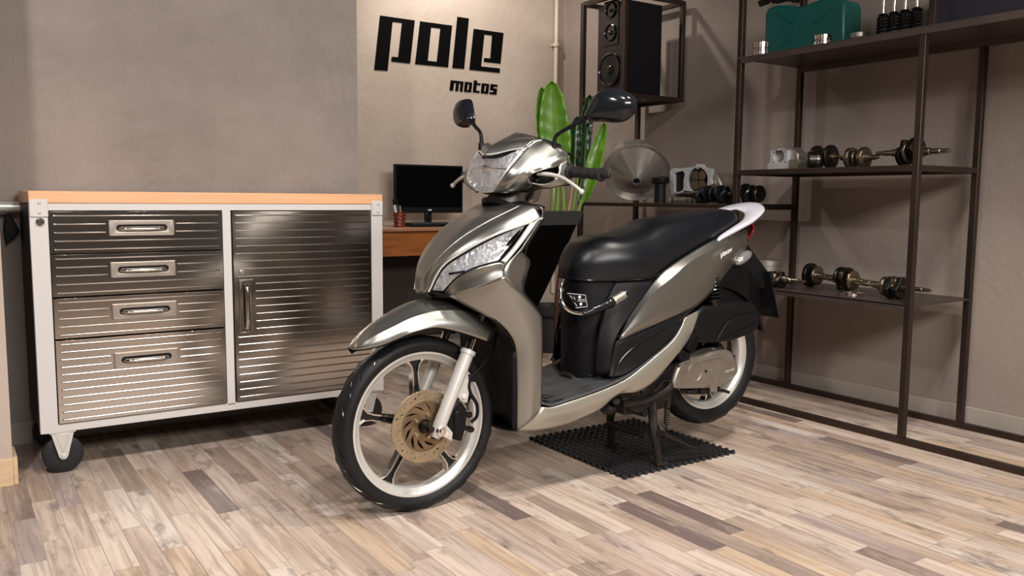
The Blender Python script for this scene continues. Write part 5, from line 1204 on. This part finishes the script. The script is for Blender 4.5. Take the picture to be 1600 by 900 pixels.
# air box
ab = [(1085, 503), (1090, 488), (1100, 478), (1118, 479), (1137, 474), (1155, 472), (1177, 472), (1187, 486), (1189, 502), (1186, 513), (1174, 523), (1146, 533), (1118, 536), (1094, 536), (1086, 526)]
obj('air_box', G().prism(BP(ab, .150), -Bk.eo*.10), M['black_pl'], sc, bevel=.012)
g = G().prism(BP([(1117, 533), (1121, 525), (1134, 504), (1142, 499), (1160, 492), (1183, 486), (1186, 498), (1160, 510), (1140, 520)], .150), Bk.eo*.007)
obj('air_box_lid', g, M['black_pl'], sc, bevel=.003)
# shock absorber
s0, s1 = Bk.B(1116, 482, .12), Bk.B(1111, 430, .12)
g = G().cyl(s0, s1, .014).cyl(s0, s0+(s1-s0)*.25, .026).cyl(s0+(s1-s0)*.25, s0+(s1-s0)*.32, .030)
sk = obj('shock_absorber', g, M['darksteel'], sc)
g = G(); d_ = s1-s0; hx = []
for k in range(61): a = 2*PI*k/10; hx.append(s0+d_*(.3+.65*k/60)+np.array((math.cos(a)*.026, math.sin(a)*.026, 0)))
g.tube(hx, .0045, 6, 1); obj('spring', g, M['black_gl'], sk)
# fill behind the cowls (inner frame, rear fender)
g = G().hull8([(2.1, Y0-.10, .50), (2.1, Y0+.10, .50), (2.1, Y0+.10, .68), (2.1, Y0-.10, .68)], [(2.52, Y0-.07, .66), (2.52, Y0+.07, .66), (2.50, Y0+.07, .80), (2.50, Y0-.07, .80)])
g.hull8([(2.34, Y0-.07, .52), (2.34, Y0+.07, .52), (2.34, Y0+.07, .66), (2.34, Y0-.07, .66)], [(2.60, Y0-.05, .54), (2.60, Y0+.05, .54), (2.60, Y0+.05, .72), (2.60, Y0-.05, .72)])
obj('inner_fender', g, M['black_pl'], sc, bevel=.006)
# exhaust on the far side
g = G().tube([(1.9, Y0+.07, .22), (2.0, Y0+.12, .19), (2.12, Y0+.14, .22), (2.2, Y0+.15, .27)], .014, 10, 6)
ex_ = obj('exhaust_pipe', g, M['engine'], sc)
obj('silencer', G().lathe([(0, .03), (.03, .048), (.32, .052), (.36, .035)], (2.2, Y0+.155, .27), (.94, 0, .34), 28), M['black_pl'], ex_)
# centre stand (feet on the rubber mat)
mz_ = MZ+.001
for s_ in (1, -1):
    f_ = (lambda p: np.array(p, float)) if s_ > 0 else (lambda p: Bk.mir(np.array(p, float)))
    ft = np.array((2.062, Y0-.13, mz_+.008)); tp = Bk.B(1019, 628, .085); kn = Bk.B(1021, 668, .115)
    g = G().tube([f_(tp), f_(kn), f_((ft+kn)/2+np.array((.0, -.002, 0))), f_(ft)], [.017, .016, .014, .013], 8, 4)
    g.bar(f_(ft+np.array((-.016, 0, -.002))), f_(ft+np.array((.03, -.008, -.002))), .026, .012)
    cs = obj('centre_stand_leg', g, M['engine'], sc)
g = G().cyl((2.03, Y0-.10, .115), (2.03, Y0+.10, .115), .012).cyl((2.02, Y0-.10, .20), (2.02, Y0+.10, .20), .014)
obj('stand_crossbar', g, M['engine'], sc)
lv = BP([(1033, 676), (1045, 682), (1062, 690), (1080, 698), (1104, 704)], .155); 
for p in lv: p[2] = max(p[2], mz_+.006)
g = G().tube(lv, [.022, .019, .012, .009, .008], 8, 6, flat=.5); g.tube([Bk.B(1030, 664, .12), Bk.B(1036, 676, .145), Bk.B(1040, 684, .15)], .012, 8, 4)
g.tube([Bk.B(1104, 705, .155)+np.array((0, 0, .002)), Bk.B(1112, 699, .17)], .006, 8, 2)
obj('stand_pedal', g, M['engine'], sc)
g = G(); a, b = Bk.B(1043, 626, .13), Bk.B(1041, 664, .13); d_ = b-a
hx = [a+d_*k/50+np.array((math.cos(k*1.26)*.009, math.sin(k*1.26)*.009, 0)) for k in range(51)]
g.tube(hx, .0028, 6, 1); g.cyl(b, b+d_*.2, .003)
obj('return_spring', g, M['engine'], sc)

# ---- cable lock
lk = root('cable_lock', (1.8, Y0-.13, .60), 'black and chrome cable lock wrapped round the front of the seat box under the seat', 'lock')
obj('chrome_hook', G().tube([Bk.B(880, 437, .075), Bk.B(877, 446, .085), Bk.B(876, 456, .095), Bk.B(877, 468, .108), Bk.B(882, 479, .118), Bk.B(892, 487, .124), Bk.B(906, 490, .124), Bk.B(920, 488, .124)], .0065, 12, 6), M['chrome'], lk)
obj('collar', G().cyl(Bk.B(876.5, 452, .092), Bk.B(876.5, 456, .095), .0105), M['chrome'], lk)
obj('cable', G().tube([Bk.B(912, 490, .128), Bk.B(925, 485, .132), Bk.B(942, 478, .138), Bk.B(960, 469, .145)], [.010, .013, .013, .012], 12, 6), M['black_gl'], lk)
obj('studs', G().ell(Bk.B(948, 473, .155), (.004, .003, .004)).ell(Bk.B(954, 469.5, .156), (.004, .003, .004)), M['chrome'], lk)
a, b = Bk.B(959, 470, .148), Bk.B(975, 460, .150)
obj('lock_barrel', G().cyl(a, b, .0145, n=28).lathe([(-.004, .0155), (.003, .017), (.005, .0155)], a, b-a, 28).cyl(b, b+(b-a)*.03, .012), M['alu'], lk)
obj('barrel_cap', G().cyl(b, b+(b-a)*.12, .0155, n=28), M['black_gl'], lk)
